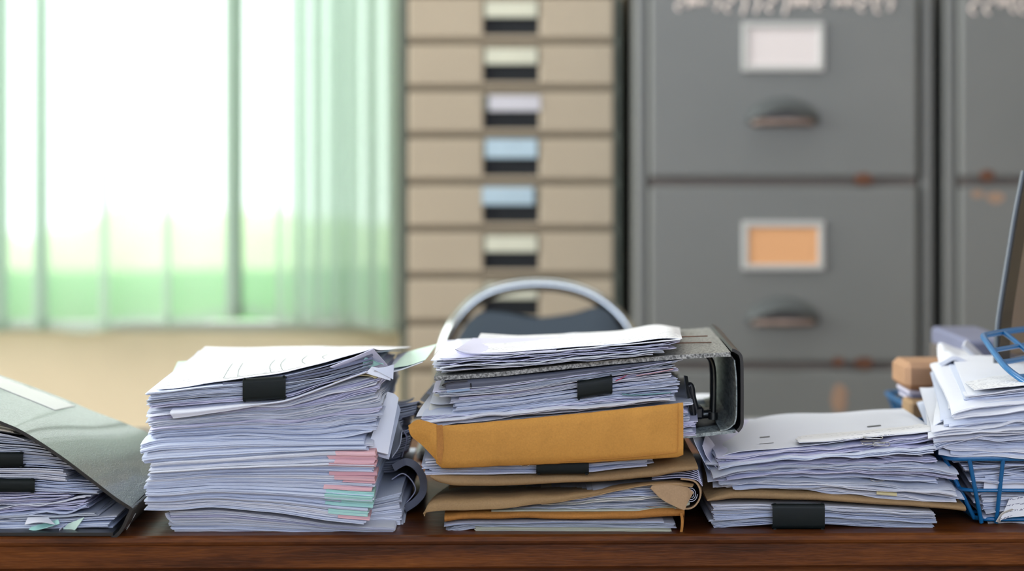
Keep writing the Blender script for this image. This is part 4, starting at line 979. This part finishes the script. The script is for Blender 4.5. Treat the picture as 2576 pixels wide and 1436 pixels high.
# papers on top of the binder
sheet_obj([rowW([(1110, 936), (1160, 930), (1250, 922), (1400, 908), (1560, 894)], dB+.012), rowW([(1160, 872), (1400, 862), (1600, 850)], dB+.26)], 'document', ['paper_bluish', 'edge_bluish'], 'bluish document lying directly on the binder cover', group=gB, nu=24, nv=6, t=.0009)
section('b10', [(1105, 930), (1300, 922), (1500, 902), (1700, 886)], [(1105, 902), (1300, 893), (1500, 876), (1700, 858)], dB+.0, [(0, 1118), (1, 1108)], [(0, 1655), (.4, 1672), (1, 1700)], 15, 1.6,
        (.8955, .9085, .9005, .9115), 'thin page {ord} from the top of the loose pages on the binder cover', 'loose pages on top of the binder', amp=.0026, damp=.0016, cap=.0006, yj=.006, xj=.004, rot=.8, mats=('lilac', 'white', 'grey', 'white'), ljit=4, rjit=6, nu=34)
sheet_obj([rowW([(1098, 905), (1160, 902), (1300, 892), (1500, 873), (1712, 853)], dB+.0), rowW([(1150, 853), (1300, 850), (1500, 842), (1700, 828)], dB+.27)], 'document', ['paper_white', 'edge_white'], 'white page second from the top on the binder', group=gB, nu=30, nv=8, t=.0005, wob=.0015)
sheet_obj([rowW([(1144, 878), (1165, 892), (1260, 890), (1400, 882)], dB+.008), rowW([(1150, 876), (1200, 884), (1280, 886), (1400, 878)], dB+.02), rowW([(1190, 850), (1300, 850), (1420, 848)], dB+.2)], 'document', ['paper_lilac', 'edge_lilac'], 'page with an upturned lilac corner near the top of the binder', group=gB, nu=22, nv=8, t=.0004)
sheet_obj([rowW([(1128, 900), (1150, 896), (1200, 890)], dB+.06), rowW([(1142, 870), (1150, 853), (1190, 858)], dB+.2)], 'document', ['paper_white', 'edge_white'], 'white page with a torn corner at the left of the binder top', group=gB, nu=10, nv=5, t=.0005)
sheet_obj([rowW([(1180, 888), (1300, 884), (1440, 872), (1560, 864), (1660, 850), (1716, 852)], dB+.012), rowW([(1195, 862), (1320, 862), (1480, 852), (1600, 840), (1680, 826), (1712, 836)], dB+.13), rowW([(1210, 838), (1300, 843), (1450, 838), (1560, 830), (1650, 817), (1710, 824)], dB+.29)], 'document', ['printed_white', 'edge_white'],
          'faintly printed white top sheet lying on the marbled binder', group=gB, nu=34, nv=12, t=.0004, wob=.0008)

#=== STACK C: low pile at the right
gC = 'documents of the low right pile'
dC = 1.875
section('c1', [(1795, 1329), (1850, 1326), (1942, 1318), (2072, 1318), (2200, 1326), (2352, 1330)], [(1795, 1268), (1942, 1268), (2072, 1270), (2200, 1277), (2352, 1287)], dC, [(0, 1798), (.2, 1790), (1, 1796)], [(0, 2345), (.5, 2352), (1, 2350)], 40, 5,
        (.7505, .7505, .772, .767), 'white document {ord} from the top of the clipped block under the low right pile', 'clipped documents under the low right pile', amp=.0014, damp=.0006, yj=.003, xj=.0016, rot=.4, mats=('bluish', 'bluish', 'grey', 'white'), nu=36)
clip('binder_clip', 1942, 2073, 1266, 1329, dC-.006, 'wide black binder clip at the foot of the low right pile', depth=.03)
bag([(1779, 1262), (1800, 1266), (1870, 1265), (2080, 1269), (2300, 1282), (2395, 1290), (2430, 1296)], [(1779, 1254), (1800, 1242), (1845, 1228), (1920, 1226), (2100, 1238), (2300, 1256), (2400, 1264), (2430, 1268)], dC-.006, .28, 1779, 2430, 'envelope', 'kraft_brown',
    'long brown kraft envelope sloping down to the right in the low right pile', .6, 70, (.772, .766, .784, .778), .002, 9.4)
sheet_obj([rowW([(2205, 1236), (2230, 1238), (2256, 1240)], dC-.002), rowW([(2205, 1244), (2230, 1246), (2256, 1248)], dC-.004)], 'sticky_flag', ['paper_yellow', 'paper_yellow'], 'dark yellow flag showing above the brown envelope in the low right pile', 'page flag', nu=5, nv=3, t=.0006)
section('c2', [(1790, 1230), (1900, 1226), (2100, 1238), (2300, 1256), (2420, 1266)], [(1780, 1190), (1900, 1172), (2000, 1164), (2150, 1160), (2300, 1162), (2420, 1180)], dC, [(0, 1842), (.3, 1815), (.6, 1792), (1, 1788)], [(0, 2412), (.25, 2398), (.5, 2350), (.8, 2368), (1, 2380)], 32, 2.6,
        (.782, .776, .800, .792), 'bent document {ord} from the top above the brown envelope at right', gC, shear=.015, amp=.0028, damp=.0014, yj=.008, xj=.006, rot=1.2, rise=.004, curl=.4, mats=('bluish', 'white', 'grey', 'lilac'), nu=38, cap=.0008, ljit=6, rjit=8, fill=.8)
section('c3', [(1780, 1190), (1900, 1172), (2000, 1164), (2150, 1160), (2300, 1162), (2420, 1180)], [(1790, 1158), (1850, 1148), (2000, 1130), (2150, 1118), (2260, 1105), (2370, 1088)], dC, [(0, 1784), (.5, 1806), (1, 1800)], [(0, 2340), (.5, 2335), (1, 2368)], 26, 2.6,
        (.800, .792, .810, .812), 'white document {ord} from the top under the top sheet at right', gC, shear=.015, amp=.0020, ampR=.003, damp=.0012, yj=.008, xj=.004, rot=.9, curl=.3, mats=('white', 'white', 'bluish', 'lilac'), nu=38, cap=.0009, ljit=3, rjit=6, fill=.85, rise=.003)
topC, gt = sheet_obj([rowW([(1800, 1150), (1860, 1136), (1950, 1128), (2050, 1118), (2200, 1098), (2300, 1086), (2366, 1084)], dC), rowW([(1775, 1120), (1860, 1102), (2000, 1088), (2200, 1070), (2300, 1060), (2340, 1072)], dC+.11), rowW([(1745, 1092), (1865, 1061), (1960, 1042), (2100, 1038), (2200, 1031), (2272, 1027)], dC+.29)], 'document', ['paper_white', 'edge_white'],
          'plain white top sheet with small dark stamps on the low right pile', group=gC, nu=40, nv=12, t=.0005, wob=.0006)
b_ = MB()
for (u, v, w_, h_) in ((.30, .45, .009, .003), (.60, .47, .011, .004), (.30, .2, .014, .0015)):
    c0 = on(gt, u, v, .0004); 
    g3 = [[on(gt, u+du, v+dv, .0004) for du in (-w_*2, 0, w_*2)] for dv in (-h_*5, h_*5)]
    b_.grid(g3, 0, False)
b_.build('stamp_mark', 'plastic_edge_grey', topC)['label'] = 'small dark stamped marks'
sheet_obj([rowW([(2010, 1112), (2080, 1109), (2150, 1103), (2250, 1094), (2360, 1082)], dC-.002), rowW([(2004, 1106), (2010, 1102), (2120, 1094), (2240, 1082), (2340, 1072)], dC+.018), rowW([(2010, 1092), (2120, 1082), (2230, 1072), (2300, 1062)], dC+.12)], 'document', ['printed_white', 'edge_white'], 'white page with a folded front edge on top of the low right pile', group=gC, nu=26, nv=10, t=.0007)
sheet_obj([rowW([(1744, 1098), (1752, 1120), (1782, 1178), (1792, 1176)], dC+.012), rowW([(1742, 1090), (1760, 1096), (1785, 1118), (1800, 1140)], dC+.06)], 'document', ['paper_bluish', 'edge_bluish'], 'bluish page drooping over the left side of the low right pile', group=gC, nu=12, nv=6, t=.0006)
sheet_obj([rowW([(1768, 1120), (1780, 1150), (1806, 1178)], dC+.006), rowW([(1775, 1090), (1795, 1115), (1812, 1150)], dC+.08)], 'document', ['paper_lilac', 'edge_lilac'], 'lilac page hanging at the left front corner of the low right pile', group=gC, nu=12, nv=6, t=.0006)
section('c4', [(1800, 1330), (2390, 1330)], [(1800, 1240), (2390, 1240)], dC+.1, 1830, 2395, 1, 1, (.7505, .7505, .78, .78), 'x', gC) if False else None
for q, (x_, y_, an, L_) in enumerate(((2172, 1100, -.05, .018), (2168, 1114, .25, .02), (2195, 1116, -.3, .016), (2130, 1136, .1, .012), (2156, 1175, -.25, .017), (2190, 1206, .35, .014))):
    paperclip(W(x_, y_, dC-.004), an, .35 if q else .15, 'steel paper clip, {} from the top on the front of the low right pile'.format(ORD[q]), L=L_)
# dark mass of folded pages behind, right side
section('c5', [(2300, 1262), (2420, 1266)], [(2300, 1168), (2400, 1175)], dC+.03, [(0, 2200), (1, 2200)], [(0, 2400), (.4, 2384), (1, 2392)], 16, 3.2, (.782, .782, .812, .812), 'crumpled bundle {ord} from the top at the shaded end of the low pile', 'crumpled bundles at the right end of the low pile',
        depth=.2, amp=.0024, damp=.0016, yj=.006, xj=.003, rot=2, mats=('grey', 'bluish'), nu=18, cap=.0012)

#=== LEFT: large binder with a leathery cover, lying on the desk, full of papers
dL = 1.835
lb = empty('leather_binder', W(100, 1350, dL+.15), 'large black leathery binder bulging over its papers at the left edge', 'binder')
cf = [(-360, 925), (-200, 972), (-80, 1024), (0, 1058), (60, 1085), (150, 1143), (230, 1203), (290, 1249), (330, 1275)]
cb = [(-119, 902), (5, 945), (113, 984), (182, 1011), (233, 1033), (310, 1062), (379, 1092), (431, 1128), (465, 1156)]
gl_ = loft([rowW(cf, dL-.004), [W(a[0]*.5+b2[0]*.5+0, a[1]*.5+b2[1]*.5-6, dL+.143) for a, b2 in zip([(1288+(x-1288)*dL/(dL+.143)*1.0, y) for x, y in cf], [(1288+(x-1288)*(dL+.30)/(dL+.143), y) for x, y in cb])] if False else rowW([(1288+(x-1288)*dL/(dL+.143), y1*.46+y2*.54-3) for (x, y1), (_x, y2) in zip(cf, cb)], dL+.143), rowW(cb, dL+.30)], 60, 14)
b_ = MB(); b_.sheet(gl_, .0030, 0, 1); b_.build('top_cover', ['binder_leather', 'black_edge'], lb)['label'] = 'glossy grained black cover'
spL = [(330, 1275), (334, 1282), (326, 1300), (312, 1330), (296, 1350), (282, 1358)]
spLb = [(1288+(x-1288)*dL/(dL+.30), 400+(y-400)*dL/(dL+.30)) for x, y in spL]; spLb[0] = (465, 1156)
b_ = MB(); b_.sheet(loft([rowW(spL, dL-.004), rowW(spLb, dL+.30)], 20, 6), .003, 0, 1); b_.build('spine', ['binder_leather', 'black_edge'], lb)
b_ = MB(); b_.slab([[Vector((x, y, .7505)) for x in (X(-360, dL), X(100, dL), X(286, dL))] for y in (dL-.004, dL+.30)], [[Vector((x, y, .7535)) for x in (X(-360, dL), X(100, dL), X(286, dL))] for y in (dL-.004, dL+.30)], 0, 0); b_.build('bottom_cover', 'black_edge', lb)
b_ = MB(); b_.sheet(loft([[W(339, 1292, dL+.03)+Vector((.001, 0, 0)), W(314, 1336, dL+.03)+Vector((.001, 0, 0))], [W(350, 1268, dL+.13)+Vector((.001, 0, 0)), W(338, 1310, dL+.13)+Vector((.001, 0, 0))]], 6, 6), .0004, 0, 0); b_.build('spine_label', 'paper_cream', lb)['label'] = 'cream label strip on the spine'
# white label on the cover
def cover_at(f, v):
    u = 0
    xs_ = [p[0] for p in cf]
    for i in range(len(xs_)-1):
        if xs_[i] <= f <= xs_[i+1]: u = (i+(f-xs_[i])/(xs_[i+1]-xs_[i]))/(len(xs_)-1)
    return on(gl_, u, v, .0006)
b_ = MB(); b_.sheet([[cover_at(f, v) for f in [-340+q*(362.0)/16 for q in range(17)]] for v in (.64, .70, .76, .82, .88, .93)], .0004, 0, 0); b_.build('cover_label', 'label_white', lb)['label'] = 'long white label on the cover'
gL = 'documents inside the leathery binder'
LL = 'document {ord} from the top in the '
def lsec(lo, hi, xr, n, per, bk, lab, **kw):
    bk = tuple(.754+(z_-.754)*.66 for z_ in bk); return section('l', lo, hi, dL+.022, -200, xr, n, per, bk, lab, gL, depth=.22, nu=26, **kw)
lsec([(0, 1352), (300, 1350)], [(0, 1310), (150, 1306), (290, 1296)], [(0, 285), (1, 276)], 14, 3.5, (.754, .754, .768, .768), 'greyish document {ord} from the top, lowest layer of the leathery binder', mats=('grey', 'white', 'bluish'), amp=.001, rjit=4, cap=.0014)
lsec([(0, 1310), (150, 1306), (290, 1296)], [(0, 1268), (150, 1262), (220, 1240), (280, 1250)], [(0, 245), (.5, 200), (1, 215)], 14, 2.3, (.768, .768, .782, .780), 'curling document {ord} from the top, lower loose layer of the leathery binder', mats=('bluish', 'grey', 'lilac', 'white'), amp=.003, damp=.002, rot=1.5, yj=.006, rjit=14, curl=.5, cap=.0010)
lsec([(0, 1268), (150, 1262), (220, 1240), (280, 1250)], [(0, 1238), (90, 1236), (200, 1232), (280, 1240)], [(0, 175), (1, 160)], 12, 3, (.782, .780, .794, .790), 'lilac white document {ord} from the top below the lower clip of the leathery binder', mats=('lilac', 'bluish'), amp=.0016, damp=.0008, rjit=10)
lsec([(0, 1236), (90, 1236), (250, 1242)], [(0, 1202), (90, 1206), (170, 1210), (250, 1214)], [(0, 240), (.5, 255), (1, 232)], 10, 3, (.794, .790, .804, .798), 'document {ord} from the top held by the lower clip of the leathery binder', mats=('bluish', 'grey'), amp=.0012, damp=.001, rot=1.0, rjit=8)
clip('binder_clip', -60, 90, 1204, 1236, dL+.018, 'lower black binder clip inside the leathery binder at far left', 'black binder clips' if False else 'black binder clips')
lsec([(0, 1202), (90, 1204), (170, 1212), (250, 1218)], [(0, 1175), (90, 1174), (160, 1178), (220, 1185)], [(0, 165), (1, 158)], 7, 3.5, (.804, .798, .815, .808), 'folded document {ord} from the top between the two clips of the leathery binder', mats=('bluish', 'white'), amp=.0006, cap=.0016)
lsec([(0, 1173), (90, 1174), (160, 1178), (220, 1186)], [(0, 1138), (70, 1142), (150, 1150), (200, 1162)], [(0, 190), (1, 178)], 10, 3.3, (.815, .808, .828, .818), 'document {ord} from the top held by the upper clip of the leathery binder', mats=('bluish', 'grey'), amp=.0008, rjit=6)
clip('binder_clip', -60, 61, 1137, 1172, dL+.018, 'upper black binder clip inside the leathery binder at far left')
lsec([(0, 1136), (70, 1140), (130, 1146)], [(0, 1106), (60, 1110), (125, 1124)], [(0, 122), (1, 110)], 8, 2.7, (.828, .818, .840, .830), 'greyish blue document {ord} from the top above the upper clip of the leathery binder', mats=('bluish', 'grey'), amp=.0006)
lsec([(0, 1104), (60, 1108), (100, 1118)], [(0, 1086), (40, 1094), (90, 1112)], [(0, 78), (1, 62)], 4, 2, (.840, .832, .846, .838), 'shaded document {ord} from the top in the upper gap of the leathery binder', mats=('grey',), amp=.0004)
lsec([(0, 1082), (40, 1088)], [(0, 1062), (40, 1080)], [(0, 36), (1, 24)], 4, 2, (.847, .840, .852, .845), 'pale cream document {ord} from the top under the leathery cover', mats=('cream',), amp=.0003)

for q, (a_, b2_, m_, lb_) in enumerate((([(62, 1318), (100, 1312), (138, 1318)], [(70, 1300), (100, 1300), (122, 1302)], 'white', 'white torn page corner low among the papers of the leathery binder'),
        ([(68, 1336), (110, 1328), (150, 1316)], [(80, 1322), (120, 1314), (146, 1306)], 'mint', 'pale teal page corner low among the papers of the leathery binder'),
        ([(118, 1348), (140, 1357), (150, 1330)], [(120, 1330), (150, 1326), (168, 1316)], 'lilac', 'lilac page corner hanging over the lower cover of the leathery binder'),
        ([(150, 1340), (172, 1342), (190, 1330)], [(170, 1318), (195, 1308), (212, 1300)], 'green', 'greenish page corner at the bottom right inside the leathery binder'))):
    sheet_obj([rowW(a_, dL+.006+q*.001), rowW(b2_, dL+.02)], 'document', ['paper_'+m_, 'paper_'+m_], lb_, group=gL, nu=8, nv=5, t=.0005)

#=== RIGHT: blue wire baskets
def basket(x0, x1, y0, y1, z0, z1, flare, label, skip_front=(), tilt=None, nvx=8, piv=None, group='blue wire baskets'):
    """tapered wire basket; wires are one lattice, the rim and the base ring their own parts"""
    Rm = tilt if tilt is not None else Matrix.Identity(3); pv = Vector(piv) if piv is not None else Vector()
    def T(p): return pv+Rm @ (Vector(p)-pv)
    e = empty('wire_basket', T(((x0+x1)/2, (y0+y1)/2, z0)), label, 'basket', group)
    def rect(a0, a1, b0, b1, z, r):
        pts = []
        for (cx, cy2, s0) in ((a1-r, b0+r, -90), (a1-r, b1-r, 0), (a0+r, b1-r, 90), (a0+r, b0+r, 180)):
            for q in range(6):
                a = math.radians(s0+90*q/5); pts.append(Vector((cx+r*math.cos(a), cy2+r*math.sin(a), z)))
        return pts
    top = rect(x0, x1, y0, y1, z1, .014); bot = rect(x0+flare, x1-flare, y0+flare*.6, y1-flare*.6, z0+.003, .014)
    mid = rect(x0+flare*.5, x1-flare*.5, y0+flare*.3, y1-flare*.3, (z0+z1)/2, .014)
    b_ = MB(); b_.tube([T(p) for p in top], .0030, 0, 10, closed=True); b_.build('rim', 'blue_wire', e)
    b_ = MB(); b_.tube([T(p) for p in bot], .0022, 0, 8, closed=True); b_.build('base_ring', 'blue_wire', e)
    b_ = MB(); b_.tube([T(p) for p in mid], .0018, 0, 8, closed=True); b_.build('middle_ring', 'blue_wire', e)
    # uprights
    n = nvx; k = 0
    b_ = MB()
    for i in range(n+1):
        u = (i+.0)/n
        for (ya, yb_) in ((y0, y0+flare*.6), (y1, y1-flare*.6)):
            xa_ = x0+.02+(x1-x0-.04)*u; xb_ = min(max(xa_-.002, x0+flare+.004), x1-flare-.004)
            b_.tube([T((xa_, ya-.001, z1)), T((xb_, yb_-.001, z0))], .0021, 0, 8)
    for i in range(7):
        u = i/6
        for (xa_, xb_) in ((x0, x0+flare), (x1, x1-flare)):
            ya = y0+.02+(y1-y0-.04)*u; yb_ = y0+flare*.6+.01+(y1-y0-flare*1.2-.02)*u
            b_.tube([T((xa_, ya, z1)), T((xb_, yb_, z0+.002))], .0021, 0, 8)
        b_.tube([T((x0+flare, y0+flare*.6+.01+(y1-y0-flare*1.2-.02)*u, z0+.002)), T((x1-flare, y0+flare*.6+.01+(y1-y0-flare*1.2-.02)*u, z0+.002))], .0018, 0, 8)
    b_.build('wire_lattice', 'blue_wire', e)
    return e
dT = 1.872
bk0 = X(2384, dT)
basket(bk0, bk0+.36, dT, dT+.27, TZ+.002, Z(1152, dT), .032, 'blue wire basket at the right edge, overflowing with white papers', nvx=10)
# papers inside and on the basket
gT = 'documents heaped in the front blue basket'
section('t1', [(2400, 1318), (2800, 1318)], [(2390, 1245), (2800, 1240)], dT+.022, [(0, 2490), (1, 2462)], 2790, 22, 2.8, (.757, .757, .785, .785), 'crumpled document {ord} from the top, lower half of the front blue basket', gT, depth=.21, amp=.003, damp=.002, yj=.004, xj=.003, rot=1.0, mats=('bluish', 'grey', 'white'), cap=.001, rise=.002, nu=30, ljit=4)
section('t2', [(2390, 1245), (2800, 1240)], [(2380, 1160), (2800, 1150)], dT+.016, [(0, 2462), (1, 2412)], 2790, 24, 2.8, (.786, .786, .815, .815), 'shaded document {ord} from the top just under the rim of the front blue basket', gT, shear=.02, depth=.22, amp=.003, damp=.002, yj=.005, xj=.003, rot=1.0, mats=('bluish', 'grey', 'bluish'), cap=.001, nu=30, ljit=3)
sheet_obj([rowW([(2474, 1230), (2576, 1228), (2700, 1226)], dT+.010), rowW([(2478, 1198), (2576, 1196), (2700, 1194)], dT+.014)], 'document', ['paper_white', 'edge_white'], 'white page standing against the inside of the front blue basket', group=gT, nu=10, nv=4, t=.001)
sheet_obj([rowW([(2515, 1310), (2540, 1300), (2576, 1296), (2640, 1292)], dT+.010), rowW([(2540, 1250), (2576, 1245), (2640, 1240)], dT+.016)], 'document', ['printed_dense', 'edge_white'], 'printed crumpled page low inside the front blue basket', group=gT, nu=12, nv=5, t=.0006, wob=.003)
sheet_obj([rowW([(2505, 1312), (2520, 1290), (2545, 1278)], dT+.008), rowW([(2515, 1314), (2530, 1296), (2560, 1284)], dT+.02)], 'document', ['paper_cream', 'edge_cream'], 'cream page edge curling low inside the front blue basket', group=gT, nu=10, nv=4, t=.0006)
section('t3', [(2350, 1150), (2450, 1148), (2576, 1152), (2800, 1156)], [(2350, 1092), (2430, 1076), (2576, 1062), (2800, 1046)], dT-.006, [(0, 2400), (.4, 2392), (1, 2378)], 2800, 26, 1.9, (.822, .822, .848, .848), 'frayed document {ord} from the top of the layer on the basket rim', gT, shear=.050,
        depth=.29, amp=.0034, damp=.0022, yj=.008, xj=.008, rot=2.2, curl=.7, mats=('white', 'white', 'bluish', 'bluish'), cap=.0008, nu=40, ljit=16, rise=.004, droop=.006, fill=.8)
section('t4', [(2350, 1092), (2430, 1076), (2576, 1062), (2800, 1046)], [(2360, 1040), (2430, 1022), (2576, 1008), (2800, 996)], dT+.0, [(0, 2385), (.5, 2396), (1, 2402)], 2800, 18, 2.2, (.848, .848, .872, .872), 'white document {ord} from the top, middle layer on the front basket', gT, shear=.055,
        depth=.29, amp=.002, damp=.001, yj=.008, xj=.006, rot=1.5, curl=.4, mats=('white', 'white', 'bluish'), cap=.0009, nu=36, ljit=14, rise=.006, droop=.010, fill=.85)
section('t5', [(2360, 1040), (2430, 1022), (2576, 1008), (2800, 996)], [(2380, 1002), (2430, 992), (2576, 976), (2800, 956)], dT+.004, [(0, 2424), (1, 2427)], 2800, 12, 4, (.872, .872, .884, .884), 'bluish document {ord} from the top of the neat block on the basket', gT, shear=.050,
        depth=.29, amp=.0006, damp=.0003, yj=.004, xj=.002, rot=.4, mats=('bluish', 'bluish', 'white'), cap=.0009, nu=26)
sheet_obj([rowW([(2428, 996), (2500, 988), (2576, 976), (2800, 955)], dT), rowW([(2398, 942), (2576, 925), (2780, 905)], dT+.27)], 'document', ['paper_white', 'edge_white'], 'white document second from the top on the front basket', group=gT, nu=20, nv=8, t=.0012)
sheet_obj([rowW([(2452, 981), (2576, 968), (2800, 945)], dT), rowW([(2424, 958), (2576, 942), (2790, 922)], dT+.10), rowW([(2398, 934), (2480, 925), (2576, 917), (2780, 898)], dT+.27)], 'document', ['printed_dense', 'edge_white'], 'printed white top sheet on the papers of the front basket', group=gT, nu=26, nv=10, t=.0005)
# long side pages drooping at the left of the heap
for q, (f0, f1, bk_, m_) in enumerate(((((2350, 1108)), (2400, 1082), ((2372, 1000), (2410, 985)), 'white'), (((2386, 1028)), (2428, 1024), ((2394, 985), (2416, 950)), 'white'))):
    sheet_obj([rowW([f0, f1], dT+.004+q*.003), rowW([((f0[0]+bk_[0][0])/2-6, (f0[1]+bk_[0][1])/2-6), ((f1[0]+bk_[1][0])/2, (f1[1]+bk_[1][1])/2)], dT+.06), rowW(list(bk_), dT+.16)], 'document', ['paper_'+m_, 'edge_'+m_],
              '{} white page drooping at the left side of the basket heap'.format(('lower', 'upper')[q]), group='drooping pages left of the basket heap', nu=10, nv=8, t=.0006)
# upper basket, tipped on its side on top of the heap
ub = empty('wire_basket', W(2560, 960, 1.95), 'blue wire basket tipped over on top of the papers at the right edge', 'basket', 'blue wire baskets')
def wire(pts, r, nm='wire', n=24): b_ = MB(); b_.tube(crm(pts, n), r, 0, 10); return b_.build(nm, 'blue_wire', ub)
P0 = W(2474, 846, 2.02)
wire([W(2660, 1010, 1.86), W(2576, 958, 1.90), W(2532, 925, 1.93), W(2500, 885, 1.97), W(2481, 858, 2.0), P0, W(2484, 842, 2.03), W(2523, 835, 2.06), W(2576, 828, 2.09), W(2760, 806, 2.2)], .0032, 'rim', 60)
wire([W(2523, 835, 2.06), W(2550, 855, 2.03), W(2585, 885, 2.0), W(2680, 965, 1.93)], .0026, 'upright')
wire([W(2500, 881, 1.975), W(2540, 874, 2.0), W(2600, 864, 2.04), W(2720, 848, 2.12)], .0024, 'cross_wire')
wire([W(2518, 911, 1.945), W(2550, 907, 1.965), W(2600, 898, 2.0), W(2740, 876, 2.09)], .0028, 'cross_wire')
wire([W(2562, 948, 1.91), W(2600, 944, 1.93), W(2740, 925, 2.02)], .0028, 'cross_wire')
wire([W(2600, 825, 2.10), W(2640, 850, 2.07), W(2720, 925, 2.0)], .0026, 'upright')
# rear basket with boxes
basket(X(2316, 2.3), X(2316, 2.3)+.36, 2.27, 2.52, TZ+.002, Z(1043, 2.3), .02, 'blue wire basket behind, mostly hidden by the low right pile', nvx=12)
def pbox(px0, px1, y0_, y1_, d, dep, m_, nm, label, cat, rot=0.0, bev=.003, group=None):
    c = (W(px0, y0_, d)+W(px1, y1_, d))/2; b_ = MB()
    b_.box((c.x, d+dep/2, c.z), (X(px1, d)-X(px0, d), dep, Z(y0_, d)-Z(y1_, d)), 0, bev, Matrix.Rotation(rot, 3, 'Z')); return tag(b_.build(nm, m_), label, cat, group)
pbox(2290, 2345, 1010, 1150, 2.28-.06, .05, 'kraft_tan', 'cardboard_box', 'tan cardboard box standing beside the rear blue basket', 'box')
for q in range(3):
    pbox(2286+q*4, 2400, 984+q*9, 992+q*9, 2.25, .07, ('paper_lilac', 'plastic_greyblue', 'paper_lilac')[q], 'document', 'purplish document {} from the top below the brown box'.format(ORD[q]), 'document', .02*q, .0008, 'purplish documents below the brown box')
bb = pbox(2276, 2420, 913, 982, 2.24, .075, 'cardboard', 'cardboard_box', 'brown cardboard box lying blurred beside the basket papers', 'box', .03, .006)
sheet_obj([rowW([(2362, 925), (2400, 905), (2440, 912), (2490, 922)], 2.12), rowW([(2358, 880), (2366, 868), (2410, 880), (2440, 884)], 2.32)], 'document', ['paper_white', 'edge_white'], 'crumpled white sheet on top of the brown cardboard box', nu=14, nv=8, t=.004, wob=.008)
sheet_obj([rowW([(2425, 868), (2450, 890), (2482, 922)], 2.22), rowW([(2432, 854), (2460, 880), (2495, 915)], 2.24)], 'document', ['paper_white', 'edge_white'], 'white page leaning against the grey blue box', nu=8, nv=5, t=.004)
pbox(2432, 2560, 856, 905, 2.34, .2, 'plastic_greyblue', 'storage_box', 'grey blue box blurred behind the tipped wire basket', 'box', 0, .004)
pbox(2448, 2560, 905, 960, 2.30, .24, 'cabinet_grey_shade', 'storage_box', 'dark grey box under the grey blue box', 'box', 0, .004)
# tall dark plastic file holder leaning out of the frame
eL = [(2576, 430), (2556, 530), (2541, 620), (2527, 706), (2514, 790), (2508, 850), (2506, 925)]
hd = empty('file_holder', W(2600, 925, 2.12), 'tall dark glossy plastic file holder rising at the right edge', 'file holder')
b_ = MB(); b_.sheet(loft([[W(x+3, y+2, 2.10) for x, y in eL], [W(x+90, y-4, 2.20) for x, y in eL], [W(x+230, y-10, 2.36) for x, y in eL]], 30, 12), .003, 0, 0); b_.build('side_panel', 'plastic_purple', hd)
b_ = MB(); b_.tube(crm([W(x, y, 2.10) for x, y in eL], 40), .0032, 0, 10); b_.build('front_edge', 'plastic_edge_grey', hd)
b_ = MB(); b_.sheet(loft([[W(x+8, y, 2.095) for x, y in eL], [W(x+34, y, 2.12) for x, y in eL]], 30, 3), .002, 0, 0); b_.build('inner_lip', 'plastic_black', hd)
b_ = MB(); b_.box(W(2600, 925, 2.16), (.10, .14, .012), 0, .002); b_.build('base', 'plastic_black', hd)
# black case behind the gap
pbox(1046, 1125, 1133, 1162, 2.28, .12, 'plastic_black', 'black_case', 'low black case on the desk behind the gap between the two big piles', 'case', 0, .004)
for o in list(sc.objects):
    if '_org' in o.keys(): del o['_org']
